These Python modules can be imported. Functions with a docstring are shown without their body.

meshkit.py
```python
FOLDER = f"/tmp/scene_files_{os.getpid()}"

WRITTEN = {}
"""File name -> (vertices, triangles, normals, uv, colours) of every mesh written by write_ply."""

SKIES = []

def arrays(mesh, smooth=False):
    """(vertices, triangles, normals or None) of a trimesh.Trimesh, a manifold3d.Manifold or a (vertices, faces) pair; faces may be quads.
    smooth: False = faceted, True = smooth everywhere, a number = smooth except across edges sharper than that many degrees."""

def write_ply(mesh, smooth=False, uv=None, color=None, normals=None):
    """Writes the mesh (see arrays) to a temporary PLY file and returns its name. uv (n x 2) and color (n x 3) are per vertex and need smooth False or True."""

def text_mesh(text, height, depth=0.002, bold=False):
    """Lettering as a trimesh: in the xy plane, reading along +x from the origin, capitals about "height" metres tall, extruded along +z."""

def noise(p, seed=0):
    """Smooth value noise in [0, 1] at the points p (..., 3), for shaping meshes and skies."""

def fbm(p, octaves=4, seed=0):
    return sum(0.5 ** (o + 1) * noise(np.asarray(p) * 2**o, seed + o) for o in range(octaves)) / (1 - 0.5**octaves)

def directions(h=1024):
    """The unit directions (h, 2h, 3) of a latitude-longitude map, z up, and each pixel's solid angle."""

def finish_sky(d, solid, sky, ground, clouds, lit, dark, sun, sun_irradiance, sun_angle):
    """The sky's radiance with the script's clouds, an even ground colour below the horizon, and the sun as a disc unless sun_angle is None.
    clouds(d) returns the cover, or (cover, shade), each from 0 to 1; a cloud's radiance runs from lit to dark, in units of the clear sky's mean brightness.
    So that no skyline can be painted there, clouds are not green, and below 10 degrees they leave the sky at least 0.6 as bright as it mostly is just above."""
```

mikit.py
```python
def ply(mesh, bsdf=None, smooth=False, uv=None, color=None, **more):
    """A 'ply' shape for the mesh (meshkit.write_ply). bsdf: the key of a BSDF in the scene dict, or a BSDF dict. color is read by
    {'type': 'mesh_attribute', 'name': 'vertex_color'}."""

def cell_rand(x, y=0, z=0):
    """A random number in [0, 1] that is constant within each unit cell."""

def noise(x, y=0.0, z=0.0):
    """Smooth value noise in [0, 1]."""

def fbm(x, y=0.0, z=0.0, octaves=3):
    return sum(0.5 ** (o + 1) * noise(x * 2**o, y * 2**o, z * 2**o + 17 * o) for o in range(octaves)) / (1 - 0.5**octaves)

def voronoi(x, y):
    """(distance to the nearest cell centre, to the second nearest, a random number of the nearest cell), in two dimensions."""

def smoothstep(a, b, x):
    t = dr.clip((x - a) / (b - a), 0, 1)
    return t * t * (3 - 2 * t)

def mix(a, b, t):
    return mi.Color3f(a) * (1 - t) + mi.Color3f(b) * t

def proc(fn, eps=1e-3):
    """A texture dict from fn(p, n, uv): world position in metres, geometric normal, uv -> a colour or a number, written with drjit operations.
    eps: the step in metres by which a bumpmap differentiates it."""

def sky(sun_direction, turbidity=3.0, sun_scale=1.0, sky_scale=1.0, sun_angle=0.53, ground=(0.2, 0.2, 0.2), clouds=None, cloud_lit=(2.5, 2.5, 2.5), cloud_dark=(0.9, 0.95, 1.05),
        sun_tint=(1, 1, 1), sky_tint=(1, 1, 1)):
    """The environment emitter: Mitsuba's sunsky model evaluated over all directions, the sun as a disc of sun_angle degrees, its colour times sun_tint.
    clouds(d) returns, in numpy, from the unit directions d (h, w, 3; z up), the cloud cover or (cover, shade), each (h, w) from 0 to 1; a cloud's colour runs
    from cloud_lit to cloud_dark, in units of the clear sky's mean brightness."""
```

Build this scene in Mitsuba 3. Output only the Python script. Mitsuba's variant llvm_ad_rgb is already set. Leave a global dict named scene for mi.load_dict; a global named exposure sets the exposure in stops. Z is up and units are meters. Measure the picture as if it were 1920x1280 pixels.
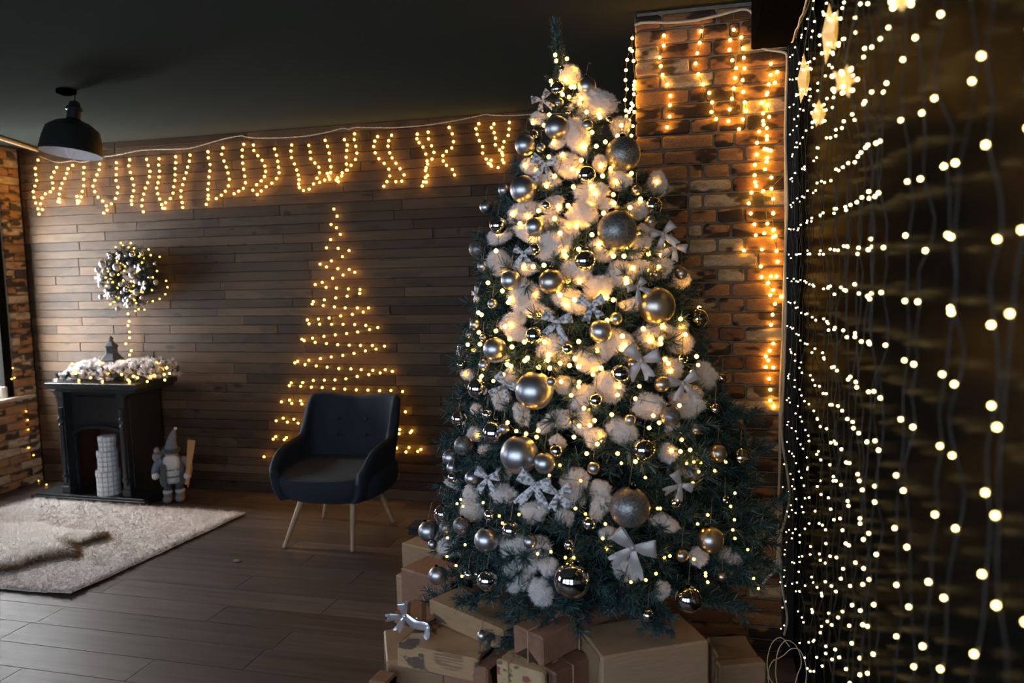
import math, random
import numpy as np, trimesh, drjit as dr, mitsuba as mi, mikit, meshkit
from mikit import noise, fbm, cell_rand, smoothstep, mix
T = mi.ScalarTransform4f
rnd = random.Random(7)
R = np.random.default_rng(7)

# ------------------------------------------------------------------ camera, daylight, exposure
F_PX, YAW, PITCH, ROLL, CY = 1448.35, math.radians(-14.533), math.radians(-5.4), math.radians(-1.3417), 640.0
EYE = np.array([0, 0, 1.65])
fwd = np.array([math.sin(YAW) * math.cos(PITCH), math.cos(YAW) * math.cos(PITCH), math.sin(PITCH)])
_r = np.array([math.cos(YAW), -math.sin(YAW), 0]); _u = np.cross(_r, fwd)
RT, UP = _r * math.cos(ROLL) + _u * math.sin(ROLL), -_r * math.sin(ROLL) + _u * math.cos(ROLL)
scene, labels = {}, {}
scene['camera'] = {'type': 'thinlens', 'fov': math.degrees(2 * math.atan(960 / F_PX)), 'fov_axis': 'x', 'aperture_radius': 0.0056,
                   'focus_distance': 3.0, 'near_clip': 0.05, 'far_clip': 60,
                   'to_world': T().look_at(EYE.tolist(), (EYE + fwd).tolist(), UP.tolist())}
SKY_LEFT, SKY = [61, 62, 63], [2.8, 3.4, 4.2]      # overcast daylight in the window panes; the corner window sees the bright side of the sky
WARM = np.array([1.0, 0.475, 0.045])   # fairy lights
exposure = 0.0

XL, XR, YB, YF, ZC = -5.33, 0.335, 5.075, -.55, 2.68      # room: left, right, back, front wall, ceiling


def ray(px, py): return RT * (px - 960) / F_PX - UP * (py - CY) / F_PX + fwd
def on(px, py, axis, val):
    d = ray(px, py); return EYE + d * (val - EYE[axis]) / d[axis]
def depth(p): return float((np.asarray(p) - EYE) @ fwd)
def proj(p):
    q = np.asarray(p, float) - EYE; z = q @ fwd
    return 960 + F_PX * (q @ RT) / z, CY - F_PX * (q @ UP) / z


# ------------------------------------------------------------------ helpers
count = {}
def key_of(name):
    n = count.get(name, -1) + 1; count[name] = n
    return name if n == 0 else f'{name}_{n:03d}'
def tag(key, label=None, cat=None, group=None, kind=None):
    d = {}
    if label: d['label'] = label
    if cat: d['category'] = cat
    if group: d['group'] = group
    if kind: d['kind'] = kind
    labels[key] = d
def thing(name, label, cat, group=None):
    k = key_of(name); tag(k, label, cat, group); return k
def struct(name, shape=None):
    tag(name, kind='structure')
    if shape: scene[name] = shape
    return name
def part(parent, name, shape, label=None, kind=None):
    k = key_of(f'{parent}__{name}'); scene[k] = shape
    if label or kind: tag(k, label, kind=kind)
    return k
def cat(*ms): return trimesh.util.concatenate([m for m in ms if m is not None])
def TM(v, f): return trimesh.Trimesh(np.asarray(v, float), np.asarray(f, int), process=False)
def box(lo, hi, bev=0.0):
    lo, hi = np.minimum(lo, hi).astype(float), np.maximum(lo, hi).astype(float)
    if bev <= 0:
        return trimesh.creation.box(bounds=[lo, hi])
    b = min(bev, (hi - lo).min() * .45); pts = []
    for a in range(3):
        for i in np.ndindex(2, 2, 2):
            c = np.where(np.array(i) == 0, lo, hi)
            q = np.where(np.array(i) == 0, lo + b, hi - b); q[a] = c[a]; pts.append(q)
    return trimesh.convex.convex_hull(np.array(pts))
def tube(pts, r, sides=6, cap=True):
    p = np.asarray(pts, float); n = len(p)
    t = np.gradient(p, axis=0); t /= np.linalg.norm(t, axis=1, keepdims=True) + 1e-12
    a = np.cross(t, [0, 0, 1.0]); bad = np.linalg.norm(a, axis=1) < .25
    a[bad] = np.cross(t[bad], [1.0, 0, 0]); a /= np.linalg.norm(a, axis=1, keepdims=True) + 1e-12
    for i in range(1, n):
        if a[i] @ a[i - 1] < 0: a[i] = -a[i]
    b = np.cross(t, a); th = np.arange(sides) * 2 * math.pi / sides
    rr = np.broadcast_to(r, (n,))
    v = p[:, None] + rr[:, None, None] * (np.cos(th)[None, :, None] * a[:, None] + np.sin(th)[None, :, None] * b[:, None])
    f = []
    for i in range(n - 1):
        for j in range(sides):
            k = (j + 1) % sides
            f += [[i * sides + j, i * sides + k, (i + 1) * sides + k], [i * sides + j, (i + 1) * sides + k, (i + 1) * sides + j]]
    if cap:
        for j in range(1, sides - 1):
            f += [[0, j + 1, j], [(n - 1) * sides, (n - 1) * sides + j, (n - 1) * sides + j + 1]]
    return TM(v.reshape(-1, 3), f)
def smooth_path(pts, k=6):
    p = np.asarray(pts, float)
    if len(p) < 3: return p
    q = np.vstack([2 * p[0] - p[1], p, 2 * p[-1] - p[-2]]); out = []
    for i in range(1, len(q) - 2):
        for t in np.arange(k) / k:
            a, b, c, d = q[i - 1], q[i], q[i + 1], q[i + 2]
            out.append(.5 * (2 * b + (c - a) * t + (2 * a - 5 * b + 4 * c - d) * t * t + (-a + 3 * b - 3 * c + d) * t ** 3))
    return np.array(out + [p[-1]])
def lathe(profile, sides=24, closed=False):
    pr = np.asarray(profile, float); n = len(pr); th = np.arange(sides) * 2 * math.pi / sides
    v = np.stack([pr[:, :1] * np.cos(th), pr[:, :1] * np.sin(th), np.repeat(pr[:, 1:], sides, 1)], -1).reshape(-1, 3); f = []
    for i in range(n - 1):
        for j in range(sides):
            k = (j + 1) % sides
            f += [[i * sides + j, i * sides + k, (i + 1) * sides + k], [i * sides + j, (i + 1) * sides + k, (i + 1) * sides + j]]
    return TM(v, f)
def move(m, t): m = m.copy(); m.apply_translation(t); return m
def rot(m, deg, axis=(0, 0, 1), at=(0, 0, 0)):
    m = m.copy(); m.apply_transform(trimesh.transformations.rotation_matrix(math.radians(deg), axis, at)); return m
def blob(rx, ry, rz, amp=.2, freq=2.0, seed=0, sub=3):
    m = trimesh.creation.icosphere(sub); v = m.vertices
    d = meshkit.fbm(v * freq + seed * 7.3, 4, seed) - .5
    return TM(v * (1 + amp * 2 * d)[:, None] * [rx, ry, rz], m.faces)
def rgb(*c): return {'type': 'rgb', 'value': list(c)}
def principled(c, rough=.5, **k):
    return {'type': 'principled', 'base_color': c if isinstance(c, dict) else rgb(*c), 'roughness': rough, **k}
def two(b): return {'type': 'twosided', 'bsdf': b}
def uvc(mesh, a, b): return np.tile([[a, b]], (len(mesh.vertices), 1))
def emit(L, w=1.0): return {'type': 'area', 'radiance': rgb(*[float(x) for x in L]), 'sampling_weight': float(w)}
def bulb(c, r, L, w=1.0): return {'type': 'sphere', 'center': [float(x) for x in c], 'radius': float(r), 'emitter': emit(L, w)}

# ------------------------------------------------------------------ materials
def plank_fn(p, n, uv):
    s = uv.x * 91.7
    g = fbm(p.x * 3.2 + s, p.z * 95.0 + s * 3, s, 4)
    big = fbm(p.x * 2.3 + s * 2, p.z * 9.0 + s, 3.0, 3)
    st = smoothstep(.56, .72, fbm(p.x * 5.0 + s, p.z * 16.0, s + 9, 3))
    kn = smoothstep(.78, .84, noise(p.x * 11 + s * 5, p.z * 26 + s, 4.4))
    c = mix([.18, .100, .053], [.40, .240, .140], dr.clip(g * .75 + big * .65 - .25, 0, 1))
    c = mix(c, [.30, .215, .155], .4 * smoothstep(.35, .8, cell_rand(uv.x * 1000, 5)))
    c = mix(c, [.085, .06, .045], st * .45)
    c = mix(c, [.05, .03, .022], kn * .8)
    return c * mi.Color3f(1.03, .99, .84) * (.14 + .24 * uv.y)
scene['wood_plank'] = principled(mikit.proc(plank_fn), .62, specular=.3)
def lam_fn(p, n, uv):
    s = uv.x * 57.3
    g = fbm(p.x * 2.2 + s, p.y * 42.0 + s * 2, s, 4)
    b = fbm(p.x * 1.3 + s, p.y * 7.0 + s, s + 3, 3)
    c = mix([.040, .029, .026], [.112, .082, .072], dr.clip(g * .8 + b * .6 - .25, 0, 1))
    return c * (.7 + .55 * uv.y)
scene['laminate'] = principled(mikit.proc(lam_fn), .50, specular=.30)
def brick_fn(p, n, uv):
    s = uv.x * 77.0
    q = fbm(p.x * 22 + s, p.y * 22, p.z * 40 + s, 4)
    c = mix([.30, .135, .058], [.50, .275, .125], q)
    c = mix(c, [.66, .52, .33], smoothstep(.74, .82, uv.x) * (.35 + .6 * smoothstep(.35, .6, q)))
    c = mix(c, [.20, .085, .045], smoothstep(.38, .08, uv.x) * .8)
    burn = smoothstep(.50, .60, fbm(p.x * 9 + s * 3, p.y * 9, p.z * 17 + s, 3) + .16 * (uv.y - .55))
    c = mix(c, [.022, .018, .016], burn * .9)
    fine = noise(p.x * 160, p.y * 160, p.z * 190)
    return c * (.78 + .4 * fine)
scene['brick'] = principled(mikit.proc(brick_fn), .72, specular=.35)
scene['mortar'] = principled(mikit.proc(lambda p, n, uv: mix([.20, .165, .125], [.34, .29, .22], fbm(p.x * 40, p.y * 40, p.z * 40, 3))), .9)
scene['ceiling_paint'] = {'type': 'diffuse', 'reflectance': rgb(.042, .048, .044)}
scene['beam_black'] = {'type': 'diffuse', 'reflectance': rgb(.006, .006, .0055)}
scene['dark_wall'] = principled((.040, .040, .035), .75, specular=.2)
scene['curtain_wall'] = {'type': 'blendbsdf', 'weight': .5, 'a': {'type': 'diffuse', 'reflectance': rgb(.009, .0105, .0095)}, 'b': {'type': 'roughconductor', 'material': 'none', 'specular_reflectance': rgb(.045, .045, .045), 'alpha': .06}}
scene['black_paint'] = principled((.016, .019, .022), .38, specular=.5)
scene['black_soft'] = principled((.018, .020, .022), .6, specular=.3)
scene['black_metal'] = principled((.02, .02, .02), .4, specular=.5)
scene['white_enamel'] = two(principled((.78, .74, .74), .5))
scene['white_trim'] = principled((.62, .5, .36), .5)
scene['cord_cream'] = principled((.80, .70, .52), .5)
scene['wire_clear'] = principled((.16, .135, .10), .4)
scene['wire_faint'] = principled((.032, .029, .022), .5)
scene['wire_dark'] = principled((.03, .035, .03), .5)
def fabric_fn(p, n, uv):
    w = cell_rand(p.x * 700, p.y * 700, p.z * 700)
    return mix([.020, .026, .034], [.036, .047, .062], w)
scene['chair_fabric'] = two(principled(mikit.proc(fabric_fn), .85, sheen=.8, sheen_tint=.3, specular=.2))
scene['leg_wood'] = principled(mikit.proc(lambda p, n, uv: mix([.36, .21, .11], [.55, .36, .2], fbm(p.x * 60, p.y * 60, p.z * 9, 3))), .45)
scene['rug_wool'] = two(principled(mikit.proc(lambda p, n, uv: mix([.40, .365, .335], [.72, .67, .63], smoothstep(.2, .7, fbm(p.x * 75, p.y * 75, p.z * 30, 3)))), .95))
scene['fur'] = {'type': 'principledthin', 'base_color': {'type': 'mesh_attribute', 'name': 'vertex_color'}, 'roughness': .9, 'spec_trans': 0.0, 'diff_trans': 0.9, 'eta': 1.2}
scene['needle'] = two(principled(mikit.proc(lambda p, n, uv: mix([.020, .048, .049], [.042, .094, .094], cell_rand(p.x * 60, p.y * 60, p.z * 60))), .42, specular=.5))
scene['needle_brown'] = two(principled((.06, .055, .035), .5))
scene['needle_snow'] = {'type': 'principledthin', 'base_color': rgb(.95, .93, .93), 'roughness': .9, 'spec_trans': 0.0, 'diff_trans': 0.8, 'eta': 1.2}
scene['bark'] = principled((.07, .045, .03), .9)
scene['cotton'] = {'type': 'principledthin', 'base_color': rgb(.86, .84, .83), 'roughness': .9, 'spec_trans': 0.0, 'diff_trans': 0.75, 'eta': 1.2}
scene['silver_matte'] = principled((.60, .60, .62), .36, metallic=1.0)
scene['silver_satin'] = principled((.58, .53, .47), .34, metallic=1.0)
scene['silver_mirror'] = {'type': 'conductor', 'material': 'none', 'specular_reflectance': rgb(.82, .78, .76)}
def glit(p, n, uv):
    k = cell_rand(p.x * 620, p.y * 620, p.z * 620)
    return mix([.10, .10, .105], [.95, .9, .86], smoothstep(.55, 1.0, k) * .75)
scene['silver_glitter'] = principled(mikit.proc(glit), .42, metallic=.75)
scene['gold_cap'] = principled((.75, .62, .38), .3, metallic=1.0)
scene['silver_cap'] = principled((.75, .74, .73), .22, metallic=1.0)
def lace_fn(p, n, uv):
    k = fbm(p.x * 150, p.y * 150, p.z * 150, 3)
    return mix([.16, .155, .16], [.74, .71, .72], smoothstep(.38, .58, k))
scene['lace'] = two(principled(mikit.proc(lace_fn), .45, specular=.5))
scene['satin_ribbon'] = two(principled((.40, .36, .34), .4, metallic=.3))
scene['silver_ribbon'] = two(principled((.66, .66, .70), .22, metallic=.7))
scene['twine'] = principled((.40, .26, .16), .9)
def kraft_fn(p, n, uv):
    g = fbm(p.x * 30, p.y * 30, p.z * 200, 3)
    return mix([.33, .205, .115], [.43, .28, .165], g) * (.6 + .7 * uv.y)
scene['kraft'] = principled(mikit.proc(kraft_fn), .55, specular=.4)
def pink_fn(p, n, uv):
    g = fbm(p.x * 60, p.y * 60, p.z * 60, 3)
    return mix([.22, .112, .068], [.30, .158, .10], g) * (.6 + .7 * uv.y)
scene['brown_paper'] = principled(mikit.proc(pink_fn), .5, specular=.45)
def print_fn(p, n, uv):
    g = fbm(p.x * 30, p.y * 30, p.z * 150, 3)
    c = mix([.33, .20, .10], [.43, .27, .145], g)
    k = fbm(p.x * 26 + 3, p.y * 26, p.z * 40, 3)
    s = noise(p.x * 8 + 40, p.y * 8, p.z * 12)
    line = smoothstep(.35, .5, noise(p.x * 15, p.y * 15, p.z * 230))
    c = mix(c, [.035, .03, .03], smoothstep(.60, .66, s) * smoothstep(.46, .54, k) * .8)
    c = mix(c, [.09, .06, .04], smoothstep(.40, .30, s) * line * .55)
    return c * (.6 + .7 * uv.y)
scene['printed_kraft'] = principled(mikit.proc(print_fn), .55, specular=.4)
def stripe_fn(p, n, uv):
    g = fbm(p.x * 40, p.y * 40, p.z * 40, 3)
    c = mix([.26, .14, .085], [.34, .19, .12], g)
    s = dr.abs(dr.sin((p.x * .93 + p.y * .36) * 62.0))
    return mix(c, [.055, .035, .028], smoothstep(.86, .93, s) * .85)
scene['striped_paper'] = principled(mikit.proc(stripe_fn), .5, specular=.4)
def floral_fn(p, n, uv):
    c = mix([.46, .31, .16], [.56, .40, .22], fbm(p.x * 40, p.y * 40, p.z * 40, 2))
    a = smoothstep(.60, .66, fbm(p.x * 55, p.y * 55, p.z * 55, 2))
    b = smoothstep(.62, .68, fbm(p.x * 48 + 20, p.y * 48, p.z * 48, 2))
    c = mix(c, [.12, .10, .06], a * .8)
    return mix(c, [.28, .05, .06], b * .85)
scene['floral_paper'] = principled(mikit.proc(floral_fn), .5, specular=.4)
def grid_fn(p, n, uv):
    gu, gv = dr.abs(uv.x * 14 - dr.floor(uv.x * 14) - .5), dr.abs(uv.y / .036 - dr.floor(uv.y / .036) - .5)
    l = dr.maximum(smoothstep(.40, .43, gu), smoothstep(.40, .43, gv))
    return mix([.90, .90, .90], [.08, .11, .17], l * .8)
scene['grid_paper'] = principled(mikit.proc(grid_fn), .7)
scene['wax'] = principled((.85, .80, .70), .5)
scene['felt_grey'] = principled((.17, .19, .23), .95, sheen=.5)
scene['felt_dark'] = principled((.055, .065, .08), .95, sheen=.3)
scene['felt_green'] = principled((.05, .075, .07), .95)
scene['knit_white'] = principled(mikit.proc(lambda p, n, uv: mix([.40, .41, .43], [.62, .62, .64], noise(p.x * 200, p.y * 200, p.z * 260))), .95)
scene['beard_white'] = two(principled((.74, .73, .73), .9))
scene['skin'] = principled((.55, .28, .21), .6)
scene['ski_wood'] = principled((.42, .21, .075), .5)
scene['boot_fur'] = two(principled((.24, .21, .20), .95))
scene['lantern_metal'] = principled((.06, .072, .082), .45, specular=.5)
scene['lantern_glass'] = {'type': 'thindielectric'}
scene['red_dark'] = principled((.055, .018, .010), .8)
scene['star_acrylic'] = principled((.75, .6, .35), .3)
BLK = 'black_paint'

# ------------------------------------------------------------------ ceiling, floor, walls
struct('ceiling', mikit.ply(box((XL - .3, YF - .1, ZC), (XR + .1, YB + .2, ZC + .08)), 'ceiling_paint'))
struct('floor', mikit.ply(box((XL - .3, YF - .1, -.10), (XR + .1, YB + .2, -.0135)), 'dark_wall'))
def slab_top(x0, x1, y0, y1, z1, t, bev, gap=.0006):
    x0 += gap; x1 -= gap; y0 += gap; y1 -= gap
    v = [[x, y, z1 - t] for x, y in ((x0, y0), (x1, y0), (x1, y1), (x0, y1))] + [[x, y, z1 - bev] for x, y in ((x0, y0), (x1, y0), (x1, y1), (x0, y1))]
    v += [[x, y, z1] for x, y in ((x0 + bev, y0 + bev), (x1 - bev, y0 + bev), (x1 - bev, y1 - bev), (x0 + bev, y1 - bev))]
    q = []
    for a in (0, 4):
        for i in range(4):
            j = (i + 1) % 4; q += [[a + i, a + j, a + 4 + j], [a + i, a + 4 + j, a + 4 + i]]
    q += [[8, 9, 10], [8, 10, 11]]
    return TM(v, q)
W = .182
nrow = int((YB - YF) / W) + 2
laid = []
for k in range(nrow):
    y1 = YB - k * W; y0 = max(y1 - W, YF)
    if y1 < YF: break
    if k == 0: off = .3
    else: off = rnd.random() * 1.28
    x = XL - .3 - off
    while x < XR:
        x2 = x + 1.28
        a, b = max(x, XL - .02), min(x2, XR)
        if b - a > .02: laid.append((max(0, 1.9 - y1), a, b, y0, y1))
        x = x2
laid.sort()
for i, (_, a, b, y0, y1) in enumerate(laid):
    m = slab_top(a, b, y0, y1, 0, .0135, .0012)
    part('floor', 'plank', mikit.ply(m, 'laminate', uv=uvc(m, rnd.random(), rnd.random())))

# back wall of reclaimed planks: row edges and joints read off the picture at the wall
def zb(px, py): return float(on(px, py, 1, YB)[2])
def xb(px, py): return float(on(px, py, 1, YB)[0])
edges = [zb(107, y) for y in (422.6, 438.3, 454.7, 471, 486, 501.5, 518, 534.4, 549.5, 565.6, 580.8, 595.3, 610.6, 626.2, 642.2, 658.1, 677.6, 695.6, 712.5, 728.9, 744.5, 760.6, 776.6)]
low = [zb(430, y) for y in (803, 820, 838, 855.5, 870, 885.6, 901)]
z = edges[0]; up_ = []
while z + .075 < ZC - .03:
    z += rnd.choice((.066, .07, .074, .078)); up_.append(z)
rows = sorted(set([0.0] + low + edges + up_ + [ZC]))
known = {}
for px, y0 in ((145, 430), (197, 446), (149, 462), (149, 510), (105, 526), (148, 573), (154, 603), (107, 618), (319, 618), (271, 634), (151, 650), (109, 668), (320, 565), (367, 650), (557, 730), (548, 566)):
    known.setdefault(round(zb(px, y0), 3), []).append(px)
struct('wall_back', mikit.ply(box((XL - .3, YB + .016, -.02), (XR + .1, YB + .2, ZC)), 'dark_wall'))
def slab_front(x0, x1, z0, z1, y, t, bev, gap=.0014):
    m = slab_top(x0, x1, z0, z1, 0, t, bev, gap)
    v = np.array(m.vertices); v = np.stack([v[:, 0], y - v[:, 2], v[:, 1]], 1)
    return TM(v, m.faces)
for z0, z1 in zip(rows[:-1], rows[1:]):
    if z1 - z0 < .01: continue
    js = [xb(px, 600) if False else float(on(px, proj((on(px, 600, 1, YB)[0], YB, (z0 + z1) / 2))[1], 1, YB)[0]) for zz, l in known.items() if z0 <= zz < z1 for px in l]
    pos = sorted(js); x = XL - rnd.random() * .5; cuts = []
    while x < -.1:
        x += rnd.choice((.72, .95, 1.15, 1.2, 1.4))
        if x > XL + .08 and all(abs(x - q) > .35 for q in pos): cuts.append(x)
    xs = [XL + .004] + sorted(pos + [c for c in cuts if c < -.15]) + [XR - .3 if False else .0]
    for a, b in zip(xs[:-1], xs[1:]):
        if b - a < .02: continue
        m = slab_front(a, b, z0, z1, YB - rnd.random() * .004, .02, .0018)
        part('wall_back', 'plank', mikit.ply(m, 'wood_plank', uv=uvc(m, rnd.random(), rnd.random())))

# rounded brick with a soft front edge; front looks along -y
def brick_mesh(w, h, d=.05, r=.008, bev=.004, seed=0):
    g = np.random.default_rng(seed); r = min(r, h * .3, w * .3); pts = []
    for cx, cz, a0 in ((w - r, r, -90), (w - r, h - r, 0), (r, h - r, 90), (r, r, 180)):
        for a in (0, 45, 90):
            t = math.radians(a0 + a); pts.append((cx + r * math.cos(t), cz + r * math.sin(t)))
    p = np.array(pts); c = np.array([w / 2, h / 2]); n = len(p)
    p = p + g.normal(0, .0011, p.shape)
    inn = c + (p - c) * (1 - bev * 2 / np.array([w, h]))
    v = np.vstack([np.c_[p[:, 0], np.full(n, d), p[:, 1]], np.c_[p[:, 0], np.full(n, bev), p[:, 1]], np.c_[inn[:, 0], g.normal(0, .0007, n), inn[:, 1]], [[c[0], g.normal(-.001, .001), c[1]]]])
    f = []
    for a in (0, n):
        for i in range(n):
            j = (i + 1) % n; f += [[a + i, a + j, a + n + j], [a + i, a + n + j, a + n + i]]
    f += [[2 * n + i, 2 * n + (i + 1) % n, 3 * n] for i in range(n)]
    return TM(v, f)

# brick pillar in the middle of the room's right end
PX0, PX1, PY = -.308, .300, 3.31
struct('wall_center')
part('wall_center', 'mortar', mikit.ply(box((PX0 + .01, PY + .010, 0), (PX1 + .02, PY + .36, ZC)), 'mortar'))
zt0 = float(on(1380, 388.6, 1, PY)[2]); pitch = (zt0 - float(on(1380, 909.7, 1, PY)[2])) / 19
def pz(k): return zt0 - k * pitch            # row k lies between pz(k) and pz(k+1)
jo = {-14: (1290, 1417), -13: (1240, 1343), -12: (1290, 1317, 1366, 1388), -11: (1237, 1335, 1387), -10: (1293, 1330, 1379), -9: (1237, 1338, 1387), -8: (1293, 1322, 1374), -7: (1240, 1338, 1390), -6: (1295, 1347, 1399), -5: (1240, 1338, 1376), -4: (1245, 1345, 1395), -3: (1290, 1318, 1370), -2: (1240, 1292, 1372), -1: (1290, 1318),
      0: (1292, 1345, 1396), 1: (1289, 1318, 1371), 2: (1290, 1345, 1396), 3: (1245, 1317, 1421), 4: (1240, 1344, 1397), 5: (1286, 1319, 1371), 6: (1240, 1347, 1397), 7: (1270, 1372), 8: (1346, 1397), 9: (1324, 1372), 10: (1350, 1395), 11: (1250, 1374), 12: (1290, 1399), 13: (1240, 1360), 14: (1270, 1394), 15: (1300, 1397), 16: (1250, 1416), 17: (1310, 1396)}
kmin = int(math.floor((zt0 - ZC) / pitch)); kmax = int(math.ceil(zt0 / pitch))
bs = 0
for k in range(kmin, kmax):
    z1, z0 = min(pz(k), ZC - .002), max(pz(k + 1), .002)
    if z1 - z0 < .012: continue
    xs = [PX0] + [float(on(px, 388.6 + 27.4 * (k + .5), 1, PY)[0]) for px in jo.get(k, ())] + [PX1]
    if k not in jo: xs = [PX0, PX0 + .11 + .1 * (k % 2), PX0 + .32 + .07 * ((k * 7) % 3), PX1]
    for a, b in zip(xs[:-1], xs[1:]):
        m = brick_mesh(b - a - .0075, z1 - z0 - .0075, .05, .011, .0045, bs); bs += 1
        m = move(m, (a + .00375, PY - rnd.random() * .004, z0 + .00375))
        part('wall_center', 'brick', mikit.ply(m, 'brick', smooth=True, uv=uvc(m, rnd.random(), rnd.random())))
    for y0, y1 in (((PY + .004, PY + .16), (PY + .16, PY + .36)) if k % 2 else ((PY + .004, PY + .25), (PY + .25, PY + .36))):   # its left flank
        m = brick_mesh(y1 - y0 - .0075, z1 - z0 - .0075, .05, .011, .0045, bs); bs += 1
        v = np.array(m.vertices); m = TM(np.stack([v[:, 1], -v[:, 0], v[:, 2]], 1), m.faces)
        m = move(m, (PX0 + .001, y1 - .00375, z0 + .00375))
        part('wall_center', 'brick', mikit.ply(m, 'brick', smooth=True, uv=uvc(m, rnd.random(), rnd.random())))

# right wall behind the light curtain, the black beam it hangs from, wall behind the camera
struct('wall_right', mikit.ply(box((XR, YF - .1, 0), (XR + .1, YB + .2, ZC)), 'curtain_wall'))
struct('trim_1', mikit.ply(box((.152, YF, 2.49), (XR, PY - .006, ZC), .006), 'beam_black'))
struct('trim_2', mikit.ply(box((PX1 - .012, PY - .03, .0), (XR, PY - .002, 2.50), .003), 'black_soft'))
FW = [(-.62, .30), (-2.15, -.82), (-3.7, -2.4)]
def wall_front_mesh():
    xs = [XR + .1] + [q for ab in FW for q in (ab[1], ab[0])] + [XL - .3]
    return cat(*[box((b, YF - .2, 0), (a, YF, ZC)) for a, b in zip(xs[::2], xs[1::2])], *[box((a, YF - .2, z0), (b, YF, z1)) for a, b in FW for z0, z1 in ((0, .62), (2.12, ZC))])
struct('wall_front', mikit.ply(wall_front_mesh(), 'dark_wall'))

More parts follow.
